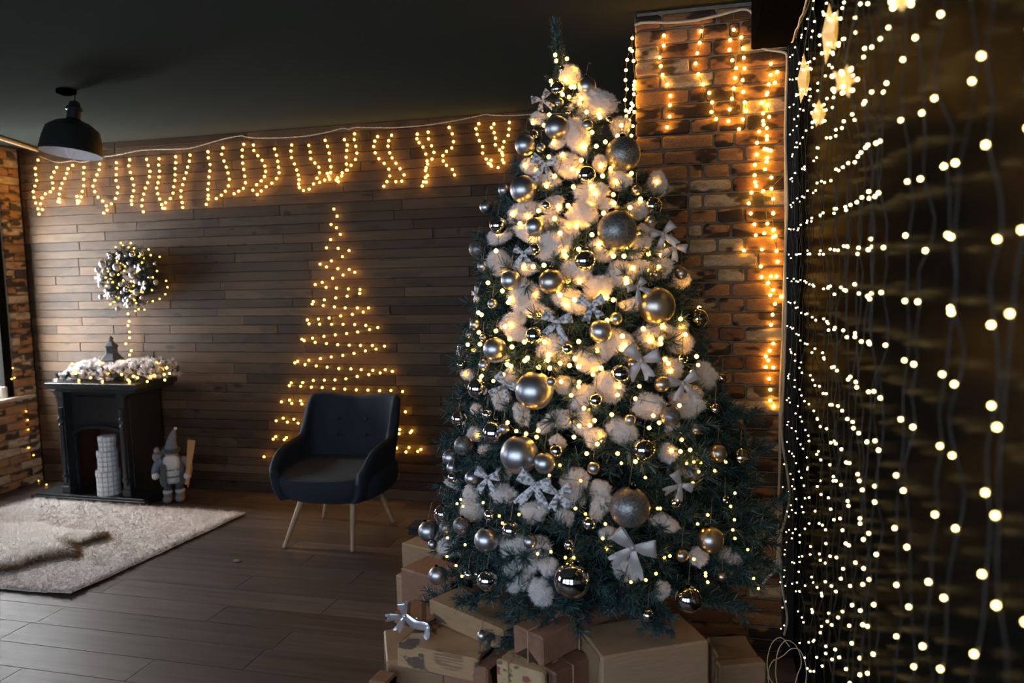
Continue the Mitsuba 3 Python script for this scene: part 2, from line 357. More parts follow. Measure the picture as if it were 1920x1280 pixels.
# left wall: brick round the window by the corner, plain brickwork beyond the frame; windows with real reveals
wins = [(4.40, 4.875, .733, 2.27), (.55, 2.0, .733, 2.27)]
def wall_left_mesh():
    from shapely.geometry import box as sbox
    s = sbox(YF, 0, YB, ZC)
    for a, b, c, d in wins: s = s.difference(sbox(a, c, b, d))
    m = trimesh.creation.extrude_polygon(s, .26, engine='earcut'); v = np.array(m.vertices)
    return TM(np.stack([XL - .012 - v[:, 2], v[:, 0], v[:, 1]], 1), m.faces[:, ::-1])
struct('wall_left', mikit.ply(wall_left_mesh(), 'mortar'))
zr = 0; zs = [0.0]
while zs[-1] < ZC - .03: zs.append(min(zs[-1] + .0665, ZC))
def left_brick(y0, y1, z0, z1):
    m = brick_mesh(y1 - y0 - .008, z1 - z0 - .008, .03, .009, .0045, int(y0 * 997 + z0 * 7919) & 0xffff)
    v = np.array(m.vertices); m = TM(np.stack([-v[:, 1], v[:, 0], v[:, 2]], 1), m.faces)
    m = move(m, (XL + .002 + rnd.random() * .004, y0 + .004, z0 + .004))
    part('wall_left', 'brick', mikit.ply(m, 'brick', smooth=True, uv=uvc(m, .3 + .7 * rnd.random(), rnd.random())))
for k, (z0, z1) in enumerate(zip(zs[:-1], zs[1:])):
    jamb = z1 > .74 and z0 < 2.26
    y = YB - .004
    ends = [y]
    if jamb: ends += ([4.96, 4.88] if k % 2 else [4.88])
    else:
        q = y - (.10 if k % 2 else .2)
        while q > 4.2: ends.append(q); q -= .2
        ends.append(4.0)
    for b, a in zip(ends[:-1], ends[1:]):
        if b - a > .02: left_brick(a, b, z0, z1)
for i, (a, b, c, d) in enumerate(wins):
    w = struct(f'window_{i + 1}')
    x = XL - .085; fr = .075
    xo = XL - .016
    parts = [box((x - .04, a, c), (xo, a + fr, d)), box((x - .04, b - fr, c), (xo, b, d)), box((x - .04, a, c), (x + .04, b, c + fr)), box((x - .04, a, d - fr), (xo, b, d))]
    part(w, 'frame', mikit.ply(cat(*parts), 'beam_black'))
    mid = (a + b) / 2
    if i: part(w, 'mullion', mikit.ply(box((x - .03, mid - .035, c + fr), (x + .03, mid + .035, d - fr)), 'black_soft'))
    for y0, y1 in ((a + fr, mid - .035), (mid + .035, b - fr)) if i else ((a + fr, b - fr),):
        m = TM([[x - .01, y0, c + fr], [x - .01, y1, c + fr], [x - .01, y1, d - fr], [x - .01, y0, d - fr]], [[0, 1, 2], [0, 2, 3]])
        part(w, 'pane', {**mikit.ply(m, 'black_soft'), 'emitter': emit(SKY_LEFT if i == 0 else SKY, 180 if i == 0 else 90)})
    part(w, 'sill', mikit.ply(box((XL - .25, a - .02 if i else a, c - .03), (XL + .035, b + .05 if i else YB - .05, c), .006), 'white_trim'))
# the tall windows in the wall just behind the camera
for n, (a, b) in enumerate(FW):
    c, d = .62, 2.12; w = struct(f'window_{n + 3}'); y = YF - .12
    part(w, 'frame', mikit.ply(cat(box((a, y - .04, c), (a + .06, YF + .004, d)), box((b - .06, y - .04, c), (b, YF + .004, d)), box((a, y - .04, c), (b, YF + .004, c + .06)), box((a, y - .04, d - .06), (b, YF + .004, d))), 'black_soft'))
    m = TM([[a + .06, y - .01, c + .06], [b - .06, y - .01, c + .06], [b - .06, y - .01, d - .06], [a + .06, y - .01, d - .06]], [[0, 2, 1], [0, 3, 2]])
    part(w, 'pane', {**mikit.ply(m, 'black_soft'), 'emitter': emit(SKY, 130 if n < 2 else 60)})
ta, tb = on(78, 284, 2, 2.662), on(-40, 246, 2, 2.662)
struct('trim_3', mikit.ply(tube([ta, tb], .0135, 10), 'white_trim'))
# ------------------------------------------------------------------ fairy lights on the back wall
def zoomed(ox, oy, s, pts): return [(ox + a / s, oy + b / s) for a, b in pts]
YW = YB - .030
def on_wall(px, j=.006): return on(px[0], px[1], 1, YW + rnd.uniform(-j, j))
def strand(owner, pts, bulbs, r_w, r_b, L, w, name='strand', wire='wire_clear', lvl=3):
    k = part(owner, name, mikit.ply(tube(pts, r_w, 4), wire))
    for b in bulbs: part(k, 'bulb', bulb(b, r_b, L * rnd.uniform(.75, 1.15), w))
    return k
Z1 = lambda p: zoomed(0, 200, 4, p)
Z6 = lambda p: zoomed(460, 180, 3.4286, p)
icicles = [Z1(p) for p in (
 [(285,400),(265,463),(268,510),(275,553),(262,594),(250,637),(255,680),(268,722),(285,766),(293,805)],
 [(425,455),(405,490),(387,530),(395,572),(398,612),(378,638),(340,653),(315,685),(305,727),(318,770)],
 [(545,440),(510,465),(500,500),(485,538),(465,575),(452,612),(445,655),(443,692),(435,712),(447,715)],
 [(630,455),(625,498),(628,545),(627,592),(617,635),(610,675),(577,672),(580,705),(595,708),(582,724)],
 [(748,430),(743,473),(727,510),(710,552),(697,596),(710,637),(735,678),(770,707),(797,743),(803,775),(777,797)],
 [(873,420),(873,463),(872,510),(870,553),(885,603),(880,647),(865,688),(835,728)],
 [(972,398),(965,443),(978,492),(990,540),(1002,587),(1002,630),(990,673),(985,705),(988,732)],
 [(1100,395),(1112,440),(1125,485),(1120,525),(1107,570),(1090,610),(1077,655),(1067,698),(1063,743),(1075,787)],
 [(1193,390),(1190,437),(1197,483),(1193,527),(1185,570),(1175,610),(1183,652),(1197,692),(1213,733),(1220,760),(1235,762)],
 [(1317,375),(1318,420),(1313,463),(1313,510),(1312,553),(1303,600),(1298,647),(1277,688),(1242,720)],
 [(1425,362),(1420,408),(1408,453),(1397,495),(1382,540),(1370,585),(1357,630),(1357,677),(1367,718),(1370,755)],
 [(1560,338),(1563,383),(1575,433),(1573,482),(1567,527),(1565,575),(1558,620),(1562,663),(1562,692),(1547,732)],
 [(1672,308),(1663,357),(1680,407),(1697,453),(1710,497),(1720,543),(1713,593),(1690,633),(1660,663),(1622,688)],
 [(1828,282),(1817,325),(1817,373),(1820,423),(1828,470),(1835,520),(1840,570),(1825,612),(1790,633),(1755,653)])]
icicles += [Z6(p) for p in (
 [(52,315),(55,350),(80,383),(108,413),(125,450),(130,485),(123,517),(102,545),(72,570),(48,605),(77,633)],
 [(188,340),(200,380),(208,420),(213,458),(217,493),(200,530),(170,560),(133,583),(102,610)],
 [(298,315),(293,353),(297,395),(315,437),(330,475),(340,507),(345,537),(343,565),(347,588),(373,607),(410,598),(438,565),(478,555),(510,540),(542,535)],
 [(408,317),(417,360),(420,403),(447,430),(472,457),(477,493),(460,528)],
 [(513,285),(528,323),(540,367),(542,412),(550,455),(548,492),(527,497),(535,517)],
 [(637,280),(655,315),(652,350),(648,393),(650,437),(655,475),(623,493),(620,513),(592,525),(585,540),(598,550)],
 [(702,243),(700,280),(710,323),(717,367),(708,408),(680,445),(650,475)],
 [(850,260),(832,290),(825,325),(835,365),(858,403),(893,433),(922,470),(928,513),(910,550),(890,580)],
 [(940,252),(922,287),(917,322),(928,365),(943,398),(968,432),(995,467),(1020,507),(1005,547),(967,550)],
 [(1105,245),(1103,275),(1117,300),(1142,328),(1160,373),(1168,417),(1172,437),(1163,460),(1158,478)],
 [(1175,232),(1178,275),(1197,320),(1212,362),(1200,405),(1172,510),(1158,523),(1145,552),(1163,553),(1137,578)],
 [(1310,202),(1330,243),(1338,293),(1327,333),(1293,355),(1270,383),(1272,417),(1293,445),(1330,472),(1345,507)],
 [(1500,178),(1483,210),(1490,247),(1505,287),(1525,325),(1525,367),(1548,405),(1562,432),(1580,412),(1573,437),(1582,450)],
 [(1598,180),(1582,203),(1600,235),(1608,270),(1607,313),(1635,347),(1655,380)],
 [(1697,170),(1695,213),(1690,253),(1663,293),(1655,330),(1650,365),(1653,410),(1662,428),(1625,460)])]
head = Z1([(300,372),(430,418),(545,405),(630,415),(770,378),(880,362),(1030,331),(1095,325),(1200,320),(1325,318),(1430,310),(1560,275),(1685,240),(1810,218)]) + \
       Z6([(0,262),(70,270),(185,270),(293,265),(405,255),(515,235),(625,208),(664,214),(702,203),(840,203),(960,203),(1080,195),(1190,183),(1340,160),(1465,135),(1545,118),(1595,123),(1715,125),(1840,118),(2050,112),(2400,100)])
t = thing('icicle_lights', 'warm icicle fairy lights hanging in loops along the top of the plank wall', 'string lights')
hp = [on_wall(p, .001) for p in head]
part(t, 'header_cable', mikit.ply(tube(smooth_path(hp, 4), .0028, 5), 'cord_cream'))
hx = [p[0] for p in head]
LW = WARM * 25
for s in icicles:
    b = [on_wall(p) for p in s]
    top = on_wall((s[0][0] + rnd.uniform(-1, 4), float(np.interp(s[0][0], hx, [p[1] for p in head]))), .001)
    strand(t, smooth_path([top] + b, 3), b, .0011, .0082, LW, 1.0)

Z5 = lambda p: zoomed(440, 360, 3.764, p)
CH = lambda p: zoomed(460, 720, 3.766, p)
zig = Z5([(700,120),(722,170),(680,228),(718,252),(745,298),(677,335),(648,393),(730,397),(807,412),(760,455),(683,485),(603,508),(648,528),(728,540),(808,546),(848,566),(765,585),(692,608),(618,637),(568,652),(645,672),(718,678),(802,683),(884,687),(882,715),(793,734),(713,747),(633,760),(555,772),(547,790),(625,800),(704,810),(780,817),(866,817),(945,817),(907,846),(830,863),(748,874),(667,888),(590,896),(512,902),(525,930),(600,932),(684,933),(765,933),(847,935),(925,940),(1010,955),(952,970),(868,987),(790,998),(710,1007),(630,1018),(550,1030),(475,1038),(490,1048),(568,1060),(648,1068),(727,1077),(808,1080),(888,1082),(972,1082),(1057,1087),(998,1108),(922,1120),(842,1137),(763,1152),(682,1163),(605,1175),(524,1187),(445,1194),(425,1205),(497,1217),(576,1226),(653,1235),(735,1245),(820,1247),(893,1252),(975,1257),(1063,1253),(1113,1265)])
zig += [(712.7,699),(691.6,702),(669.7,705.5),(648.6,710),(628,712),(608,712.5),(587.5,713),(567.5,717),(546,717.5),(542.5,722.7),(563.8,724),(583.6,725.5)]
zig += CH([(543,24),(625,32),(703,35),(783,40),(866,42),(948,46),(1028,45),(1110,52),(940,85),(857,92),(780,102),(700,115),(620,130),(545,140),(475,150),(400,140),(328,135),(255,125),(312,112),(390,118),(465,118),(560,135),(660,155),(760,165),(860,170),(960,180),(1130,195),(1040,215),(940,225),(840,235),(740,243),(640,247),(540,249),(417,250),(343,247),(267,240),(218,258),(297,268),(372,275),(450,284),(560,295),(680,305),(800,312),(930,318),(1090,320),(1175,330),(1165,342),(1085,350),(960,355),(840,360),(720,365),(600,368),(443,370),(365,378),(290,377),(215,370),(197,388),(275,392),(350,400),(428,410),(540,420),(660,430),(790,440),(930,447),(1070,450),(1155,447),(1240,460),(1218,475),(1135,478),(1050,483),(900,492),(740,500),(560,505),(400,510),(205,510),(205,523),(132,513)])
t = thing('zigzag_light_tree', 'zigzag string of warm lights forming a tree shape on the plank wall behind the armchair', 'string lights')
b = [on_wall(p, .004) for p in zig]
part(t, 'wire', mikit.ply(tube(b, .0012, 4), 'wire_clear'))
for q in b: part(t, 'bulb', bulb(q, .0080, LW * rnd.uniform(.7, 1.05), 1.0))

# ------------------------------------------------------------------ light string on the brick pillar and down its corner
Z8 = lambda p: zoomed(1160, 0, 3.765, p)
Z9 = lambda p: zoomed(1180, 320, 2.372, p)
def on_pil(px, j=.004): return on(px[0], px[1], 1, PY - .014 + rnd.uniform(-j, j))
t = thing('pillar_lights', 'warm fairy light string draped over the brick pillar beside the black wall', 'string lights')
cable = Z8([(112,180),(160,162),(250,158),(340,160),(440,155),(560,140),(690,112),(800,82),(880,66),(930,80),(952,120),(957,200),(970,280),(990,325),(1040,348),(1100,358),(1160,368),(1186,390),(1188,470),(1184,560),(1180,700),(1180,900),(1178,1100),(1176,1270)])
cable += [(1473,380),(1473,450),(1469,560),(1467,640),(1463,720),(1462,800),(1462,860),(1459,960),(1458,1040),(1452,1070),(1440,1082),(1430,1095)]
part(t, 'cable', mikit.ply(tube(smooth_path([on_pil(p, .001) for p in cable], 4), .0056, 6), 'cord_cream'))
cable2 = [(1475,150),(1472,260),(1476,380),(1472,480),(1473,580),(1471,660),(1468,740),(1464,790),(1467,830),(1475,880),(1480,930),(1472,975),(1462,1010),(1463,1070),(1470,1120),(1476,1160),(1470,1190)]
part(t, 'cable', mikit.ply(tube(smooth_path([on(p[0], p[1], 1, PY - .03) for p in cable2], 4), .0054, 6), 'cord_cream'))
LP = WARM * 26
pst = [Z8(p) for p in (
 [(312,165),(320,250),(318,322),(290,405),(297,467),(310,530),(343,597),(365,675),(362,742),(360,822),(342,898)],
 [(578,140),(582,220),(572,303),(555,375),(543,447),(563,522),(597,597),(640,655),(660,722),(655,790),(688,840)],
 [(812,85),(812,210),(787,283),(783,352),(802,425),(830,480),(822,550),(813,625),(800,697),(783,772),(775,855)],
 [(945,190),(865,265),(877,340),(883,408),(888,483),(875,565),(880,648),(890,722),(897,783),(877,843),(850,912)],
 [(1076,360),(1075,450),(1073,528),(1060,595),(1050,655),(1012,725),(1020,800),(1020,853),(1023,880),(1045,905),(1047,960),(1047,985)],
 [(1180,475),(1120,508),(1103,583),(1045,667),(1050,742),(1063,825),(992,928),(977,1008),(975,1090),(962,1162),(960,1237)],
 [(1165,990),(1073,1063),(1050,1055),(1030,1050),(1050,1115),(1033,1195),(1045,1140)],
 [(100,240),(97,270),(80,345),(60,423),(52,495),(48,565),(57,630),(45,705),(50,780),(72,790),(55,820),(65,850),(50,885)],
 [(100,255),(95,360),(105,430),(113,575),(108,600),(107,628),(108,665),(90,730),(100,745),(85,770),(110,790),(75,850),(100,890),(65,918),(90,957)])]
pst += [Z9(p) for p in (
 [(690,10),(632,30),(560,50),(565,68),(543,97),(531,145),(540,190),(556,238),(562,287)],
 [(690,15),(632,80),(640,125),(640,188),(595,90),(614,235),(600,278),(640,265)],
 [(685,165),(640,190),(643,262),(640,295),(655,357),(590,350),(510,355)],
 [(685,290),(650,290),(660,405),(585,425),(588,472),(618,498),(640,530),(627,553),(648,592),(637,640),(630,685)],
 [(670,450),(655,470),(630,470),(617,500),(675,560)],
 [(665,755),(640,768),(625,800),(607,825),(607,873),(622,925),(627,973),(627,1020),(643,1048)],
 [(625,810),(618,843),(640,875)])]
for s in pst:
    b = [on_pil(p, .004) for p in s]
    strand(t, smooth_path(b, 3), b[1:], .0010, .0072, LP, .8)

# ------------------------------------------------------------------ curtain of lights along the right wall
XC = .296
def on_cur(px, py): return on(px, py, 0, XC)
t = thing('light_curtain', 'curtain of warm fairy lights hanging in long strands down the black right wall', 'string lights')
tops = [1481,1484,1489,1493.5,1497,1502,1508,1514,1520,1527,1535,1541,1548,1556,1562,1570,1577,1586,1596,1604,1613,1626,1634,1642,1657,1697,1724,1769,1797,1858,1903,1960]
LC = np.array([1.0, .68, .24]) * 13
ys = [float(on_cur(x, 560)[1]) for x in tops]
zh = 2.475
part(t, 'header_cable', mikit.ply(tube(smooth_path([(XC - .004, y, zh - .012 * (i % 2)) for i, y in enumerate(ys)], 2), .0035, 5), 'cord_cream'))
g = np.random.default_rng(11)
for i, y in enumerate(ys):
    step = .0935; zz = zh - .05 - g.uniform(0, .012); pts, bl = [(XC, y, zh)], []
    wx, wy = g.uniform(0, 6, 2); n = 0
    zbot = max(.06, EYE[2] - .62 * y - .35) if y < 2 else (.12 + .5 * g.random() * (y < 3.1))
    while zz > zbot:
        loose = min(1.0, max(0.0, (1.55 - zz) / 1.2))
        yy = y + .010 * math.sin(zz * 7 + wy) + loose * .028 * math.sin(zz * 3.1 + wx * 2) + g.normal(0, .003)
        if y > 3.0: yy = min(yy, PY - .03)
        xx = XC + .007 * math.sin(zz * 9 + wx) + g.normal(0, .003) - .02 * loose * (y > 3.0) * g.random()
        mid = (xx + g.normal(0, .004), yy + g.normal(0, .004), zz + step / 2)
        pts += [mid, (xx, yy, zz)]
        bl.append((xx - .004, yy + g.uniform(-.004, .004), zz)); n += 1
        zz = zz - step * (1 + g.normal(0, .14 * loose)) if loose > 0 else zh - .05 - n * step + g.normal(0, .006)
    k = part(t, 'strand', mikit.ply(tube(smooth_path(pts, 2), .0010, 4), 'wire_faint'))
    for q in bl:
        px, py = proj(q)
        if -60 < py < 1340: part(k, 'bulb', bulb(q, .0031, LC * g.uniform(.85, 1.1), .22))
# loose loop of cable going up past the beam
k = part(t, 'feed_cable', mikit.ply(tube(smooth_path([on_cur(*p) for p in zoomed(1420, 0, 3.84, [(280,270),(295,210),(320,150),(350,85),(375,20),(385,-30)])], 4), .003, 5), 'wire_dark'))

# star lamps hung in the curtain
def star_mesh(r, th=.018):
    v = []
    for i in range(10):
        a = math.pi / 2 + i * math.pi / 5; q = r if i % 2 == 0 else r * .46
        v.append((q * math.cos(a), 0, q * math.sin(a)))
    v = np.array(v); n = 10
    V = np.vstack([v, [[0, -th, 0], [0, th, 0]]]); f = []
    for i in range(n):
        j = (i + 1) % n; f += [[i, j, n], [j, i, n + 1]]
    return TM(V, f)
def star(px, py, rpx, yaw, tilt, label, name='star_lamp', dx=.03):
    c = on(px, py, 0, XC - dx); r = rpx * depth(c) / F_PX
    k = thing(name, label, 'star lamp', 'star lamps in the light curtain')
    m = rot(rot(star_mesh(r), tilt, (0, 1, 0)), yaw)
    part(k, 'star', {**mikit.ply(move(m, c), 'star_acrylic'), 'emitter': emit(WARM * [1, 1.05, 1.3] * .55, 3)})
    part(k, 'cord', mikit.ply(tube([c + [0, 0, r], (XC, c[1], min(zh, c[2] + r + .25))], .0012, 4), 'wire_clear'))
    M = trimesh.transformations.rotation_matrix(math.radians(yaw), (0, 0, 1)) @ trimesh.transformations.rotation_matrix(math.radians(tilt), (0, 1, 0))
    for i in range(5):
        a = math.pi / 2 + i * 2 * math.pi / 5
        for s in (-1, 1):
            q = M[:3, :3] @ np.array([r * .62 * math.cos(a), s * .012, r * .62 * math.sin(a)]) + c
            part(k, 'bulb', bulb(q, .0034, LC, .5))
star(1583, 152, 33, 38, 12, 'glowing five-pointed star lamp turned to face the room', dx=.05)
star(1556, 62, 58, 97, 8, 'glowing star lamp seen edge-on, tallest of the star lamps near the beam')
star(1507, 148, 48, 95, 3, 'glowing star lamp seen edge-on nearest the brick pillar')
star(1535, 214, 27, 96, -4, 'small glowing star lamp seen edge-on, lowest of the star lamps')
star(1691, -6, 26, 70, 20, 'glowing star lamp cut off by the top of the picture')

# coil of spare cable on the floor by the wall corner
t = thing('cable_coil', 'loose coil of thin cream cable beside the gift boxes at the wall corner', 'cable')
cc = on(1470, 1250, 1, 2.62)
pts = []
for i in range(34):
    a = i * .52 + 1.2; rr = .085 + .022 * math.sin(i * .83)
    pts.append(cc + [rr * math.cos(a) * .62 + .004 * i / 10, -.03 + .05 * math.sin(a * 1.07), rr * math.sin(a) * .8 + .014 * math.sin(i * 1.3)])
pts += [cc + [.02, .0, -.12], cc + [.03, .05, cc[2] * -.55], [cc[0] + .05, cc[1] + .05, .006]]
part(t, 'cord', mikit.ply(tube(smooth_path(pts, 3), .0016, 5), 'cord_cream'))
# ------------------------------------------------------------------ pendant lamp
lc = np.array([-3.42, 3.60, 2.335]); lr = .158
t = thing('pendant_lamp', 'black enamel pendant lamp with a white inside hanging from the dark ceiling', 'lamp')
out = [(lr, 0), (lr * 1.0, .012), (lr * .93, .085), (lr * .84, .135), (lr * .55, .170), (lr * .24, .188), (lr * .22, .195)]
def LMP(m): return move(rot(rot(m, -7, (1, 0, 0)), 3.5, (0, 1, 0)), lc)
part(t, 'shade', mikit.ply(LMP(lathe(out, 40)), two(principled((.012, .014, .013), .45)), smooth=35), 'black outer shade')
inn = [(lr - .0015, .0005), (lr * .985, .012), (lr * .91, .083), (lr * .82, .131), (lr * .53, .165), (.001, .180)]
part(t, 'shade_lining', mikit.ply(LMP(lathe(inn, 40)), 'white_enamel', smooth=35), 'white enamel inside of the shade')
part(t, 'neck', mikit.ply(LMP(lathe([(lr * .22, .188), (lr * .22, .235), (lr * .27, .24), (lr * .27, .25), (lr * .2, .262), (lr * .16, .285), (.004, .295)], 24)), BLK, smooth=30))
part(t, 'socket', mikit.ply(LMP(lathe([(.001, .18), (.024, .18), (.024, .12), (.02, .11), (.001, .11)], 20)), BLK, smooth=30))
part(t, 'cord', mikit.ply(tube([lc + [.02, .035, .285], [lc[0] + .022, lc[1] + .037, ZC]], .004, 6), BLK))
part(t, 'ceiling_rose', mikit.ply(move(lathe([(.001, 0), (.05, -.0), (.05, -.018), (.02, -.03), (.001, -.03)], 24), (lc[0], lc[1], ZC - .001)), BLK, smooth=30))
part(t, 'wire_loop', mikit.ply(tube(smooth_path([lc + [-.035, 0, .11], lc + [-.03, 0, .02], lc + [-.012, 0, -.016], lc + [.012, 0, -.016], lc + [.032, 0, .02], lc + [.045, 0, .11]], 5), .0022, 5), 'white_enamel'))

# ------------------------------------------------------------------ black fireplace surround
MY = 4.66
t = thing('fireplace_surround', 'black wooden fireplace surround with an arched opening and mantel shelf', 'fireplace')
part(t, 'shelf', mikit.ply(cat(box((-4.765, MY - .06, .848), (-3.965, YB - .03, .890), .004), box((-4.70, MY - .035, .822), (-4.0, YB - .03, .848), .004)), BLK))
def front(poly, y, d):
    m = trimesh.creation.extrude_polygon(poly, d, engine='earcut'); v = np.array(m.vertices)
    return TM(np.stack([v[:, 0], y + v[:, 2], v[:, 1]], 1), m.faces[:, ::-1])
from shapely.geometry import Polygon, box as sbox
YP = MY + .08
ax0, ax1, az, ah = -4.655, -4.195, .47, .062
arch = [(ax0, .04)] + [(ax0, az)] + [((ax0 + ax1) / 2 - (ax1 - ax0) / 2 * math.cos(a), az + ah * math.sin(a)) for a in np.linspace(0, math.pi, 17)] + [(ax1, .04)]
panel = sbox(-4.71, .04, -4.14, .83).difference(Polygon(arch))
part(t, 'front_panel', mikit.ply(front(panel, YP, .03), BLK))
ring = Polygon(arch).buffer(.024, join_style=2).difference(Polygon(arch)).intersection(sbox(-4.665, az - .005, -4.185, .7))
part(t, 'arch_moulding', mikit.ply(front(ring, YP - .022, .022), BLK))
part(t, 'frieze_panel', mikit.ply(box((-4.63, YP - .010, .585), (-4.22, YP + .002, .775), .004), BLK))
for s, x in ((0, -4.722), (1, -4.185)):
    part(t, 'pilaster', mikit.ply(cat(box((x, MY, .04), (x + .055, MY + .12, .822), .004), box((x - .008, MY - .008, .04), (x + .063, MY + .12, .10), .004), box((x - .006, MY - .006, .77), (x + .061, MY + .12, .822), .004)), BLK))
    prof = [(.001, .13), (.016, .13), (.016, .15), (.024, .165), (.024, .18), (.014, .195), (.020, .215), (.013, .235), (.017, .30), (.019, .40), (.016, .50), (.012, .55), (.021, .57), (.013, .585), (.024, .605), (.024, .62), (.014, .64), (.018, .66), (.018, .70), (.001, .70)]
    part(t, 'turned_column', mikit.ply(move(lathe(prof, 16), (x + .042, MY - .016, 0)), BLK, smooth=35))
    br = Polygon([(0, 0), (0, -.085)] + [(-.075 * (1 - math.cos(a)) - .0, -.085 + .085 * math.sin(a)) for a in np.linspace(0, math.pi / 2, 9)])
    m = front(br, MY - .0, .05); m = m if s == 0 else TM(np.array(m.vertices) * [-1, 1, 1], m.faces[:, ::-1])
    part(t, 'corbel', mikit.ply(move(m, (x if s == 0 else x + .055, 0, .822)), BLK))
part(t, 'back_board', mikit.ply(cat(box((-4.715, YP + .02, .04), (-4.69, YB - .035, .822)), box((-4.69, YB - .06, .04), (-4.15, YB - .045, .80))), 'red_dark'), 'dark red inside of the firebox')
part(t, 'side_panel', mikit.ply(box((-4.155, MY + .05, .04), (-4.128, YB - .035, .822), .003), BLK))
part(t, 'hearth', mikit.ply(cat(box((-4.975, 4.60, .0005), (-3.96, YB - .035, .032), .003), box((-4.95, 4.62, .032), (-3.985, YB - .035, .045), .003)), BLK))

for i, (r, z0, h, yy) in enumerate(((.085, .0455, .186, 'bottom'), (.074, .2315, .146, 'middle'), (.063, .3775, .108, 'top'))):
    t = thing('hat_box', f'{("widest and lowest", "middle", "smallest and topmost")[i]} round white grid-patterned box stacked in the black fireplace', 'gift box', 'grid-patterned round boxes in the fireplace')
    c = np.array([-4.352 + .006 * i, 4.705, z0])
    def cyl(r, h0, h1, n=36):
        th = np.arange(n + 1) * 2 * math.pi / n; v = []; uv = []; f = []
        for a in th:
            for zz in (h0, h1): v.append((r * math.cos(a), r * math.sin(a), zz)); uv.append((a / (2 * math.pi), zz))
        for k in range(n): f += [[2 * k, 2 * k + 2, 2 * k + 3], [2 * k, 2 * k + 3, 2 * k + 1]]
        b = len(v); v.append((0, 0, h1)); uv.append((.0357, .018))
        for k in range(n + 1): v.append((r * math.cos(th[k]), r * math.sin(th[k]), h1)); uv.append((.0357, .018))
        f += [[b, b + 1 + k, b + 2 + k] for k in range(n)]
        b = len(v); v.append((0, 0, h0)); uv.append((.0357, .018))
        for k in range(n + 1): v.append((r * math.cos(th[k]), r * math.sin(th[k]), h0)); uv.append((.0357, .018))
        f += [[b, b + 2 + k, b + 1 + k] for k in range(n)]
        return TM(v, f), np.array(uv)
    lid = .045
    m, uv = cyl(r - .003, .0005, h - lid); part(t, 'body', mikit.ply(move(m, c), 'grid_paper', uv=uv))
    m, uv = cyl(r, h - lid, h - .0008); part(t, 'lid', mikit.ply(move(m, c), 'grid_paper', uv=uv))

# ------------------------------------------------------------------ snowy garland, its lights, lantern
def needle_cloud(centres, dirs, n_each, length, width, spread, rng):
    k = len(centres); n = k * n_each
    c = np.repeat(centres, n_each, 0); d = np.repeat(dirs, n_each, 0)
    q = rng.normal(0, 1, (n, 3)); q /= np.linalg.norm(q, axis=1, keepdims=True)
    d = d + q * spread; d /= np.linalg.norm(d, axis=1, keepdims=True)
    L = length * rng.uniform(.7, 1.15, (n, 1)); s = np.cross(d, rng.normal(0, 1, (n, 3))); s /= np.linalg.norm(s, axis=1, keepdims=True) + 1e-9
    a, b, e = c - s * width / 2, c + s * width / 2, c + d * L
    v = np.stack([a, b, e + s * width * .28, e - s * width * .28], 1).reshape(-1, 3)
    i = np.arange(n)[:, None] * 4
    return TM(v, np.vstack([i + [0, 1, 2], i + [0, 2, 3]]))
g = np.random.default_rng(5)
t = thing('mantel_garland', 'bushy snow-flocked fir garland lying along the mantel shelf', 'garland')
def top(px, py, y): return on(px, py, 1, y)
for n_part, (mat, nn, dz) in enumerate((('needle', 420, -.012), ('needle_snow', 1300, .0))):
    u = g.uniform(0, 1, nn); xs = -4.70 + .83 * u
    hgt = .150 * np.clip(np.minimum(u / .22, (1.18 - u) / .30), .25, 1) * (1 - .35 * np.exp(-((u - .47) / .09) ** 2))
    zz = .893 + .012 + hgt * np.sqrt(g.uniform(0, 1, nn)) * .80 + dz * .5; yy = MY + .16 + g.normal(0, .075, nn) * 1.0
    yy = np.clip(yy, MY - .05, YB - .06)
    d = np.stack([g.normal(0, .6, nn), -np.abs(g.normal(.3, .5, nn)), g.normal(.5, .45, nn)], 1)
    m = needle_cloud(np.stack([xs, yy, zz], 1), d / np.linalg.norm(d, axis=1, keepdims=True), 14, .036, .0070, .55, g)
    v = np.array(m.vertices); v[:, 2] = np.maximum(v[:, 2], .8925); v[:, 1] = np.minimum(v[:, 1], YB - .032)
    part(t, ('needles', 'flocked_tips')[n_part], mikit.ply(TM(v, m.faces), mat), ('dark green needles', 'white flocked tips')[n_part], 'stuff')
part(t, 'stem', mikit.ply(tube(smooth_path([(-4.70 + .79 * i / 9, MY + .16 + .02 * math.sin(i * 2), .905 + .01 * math.sin(i)) for i in range(10)], 3), .006, 5), 'bark'))
t = thing('garland_lights', 'warm fairy lights wound through the snowy mantel garland and running up to the wreath', 'string lights')
gl = [(135,682),(142,700),(148,715),(165,690),(170,708),(176,690),(186,680),(192,716),(193,682),(200,694),(205,700),(206,690),(214,694),(218,699),(222,693),(228,702),(237,690),(240,712),(242,698),(243,715),(250,705),(258,708),(276,715),(283,706),(290,704),(300,698),(304,694),(308,702),(312,690),(318,700),(309,712),(261,681),(294,681),(230,677),(190,680)]
b = [top(px, py, MY + .03 + (.10 if py < 700 else -.02) + rnd.uniform(-.02, .02)) for px, py in gl]
b = [np.array([q[0], q[1], max(q[2], .900)]) for q in b]
rise = [on(px, py, 1, YB - .035) for px, py in ((234,675),(244,665),(247,657),(237,644),(244,633),(244,622),(241,610),(243,602),(241,588))]
part(t, 'wire', mikit.ply(tube(smooth_path(sorted(b, key=lambda q: q[0]), 3), .0011, 4), 'wire_dark'))
part(t, 'wire', mikit.ply(tube(smooth_path(rise + [on(246, 575, 1, YB - .035)], 3), .0016, 4), 'wire_dark'))
for q in b: part(t, 'bulb', bulb(q, .0076, LW * .9, 1.0))
for q in rise: part(t, 'bulb', bulb(q + [0, -.006, 0], .0075, LW * .9, 1.0))

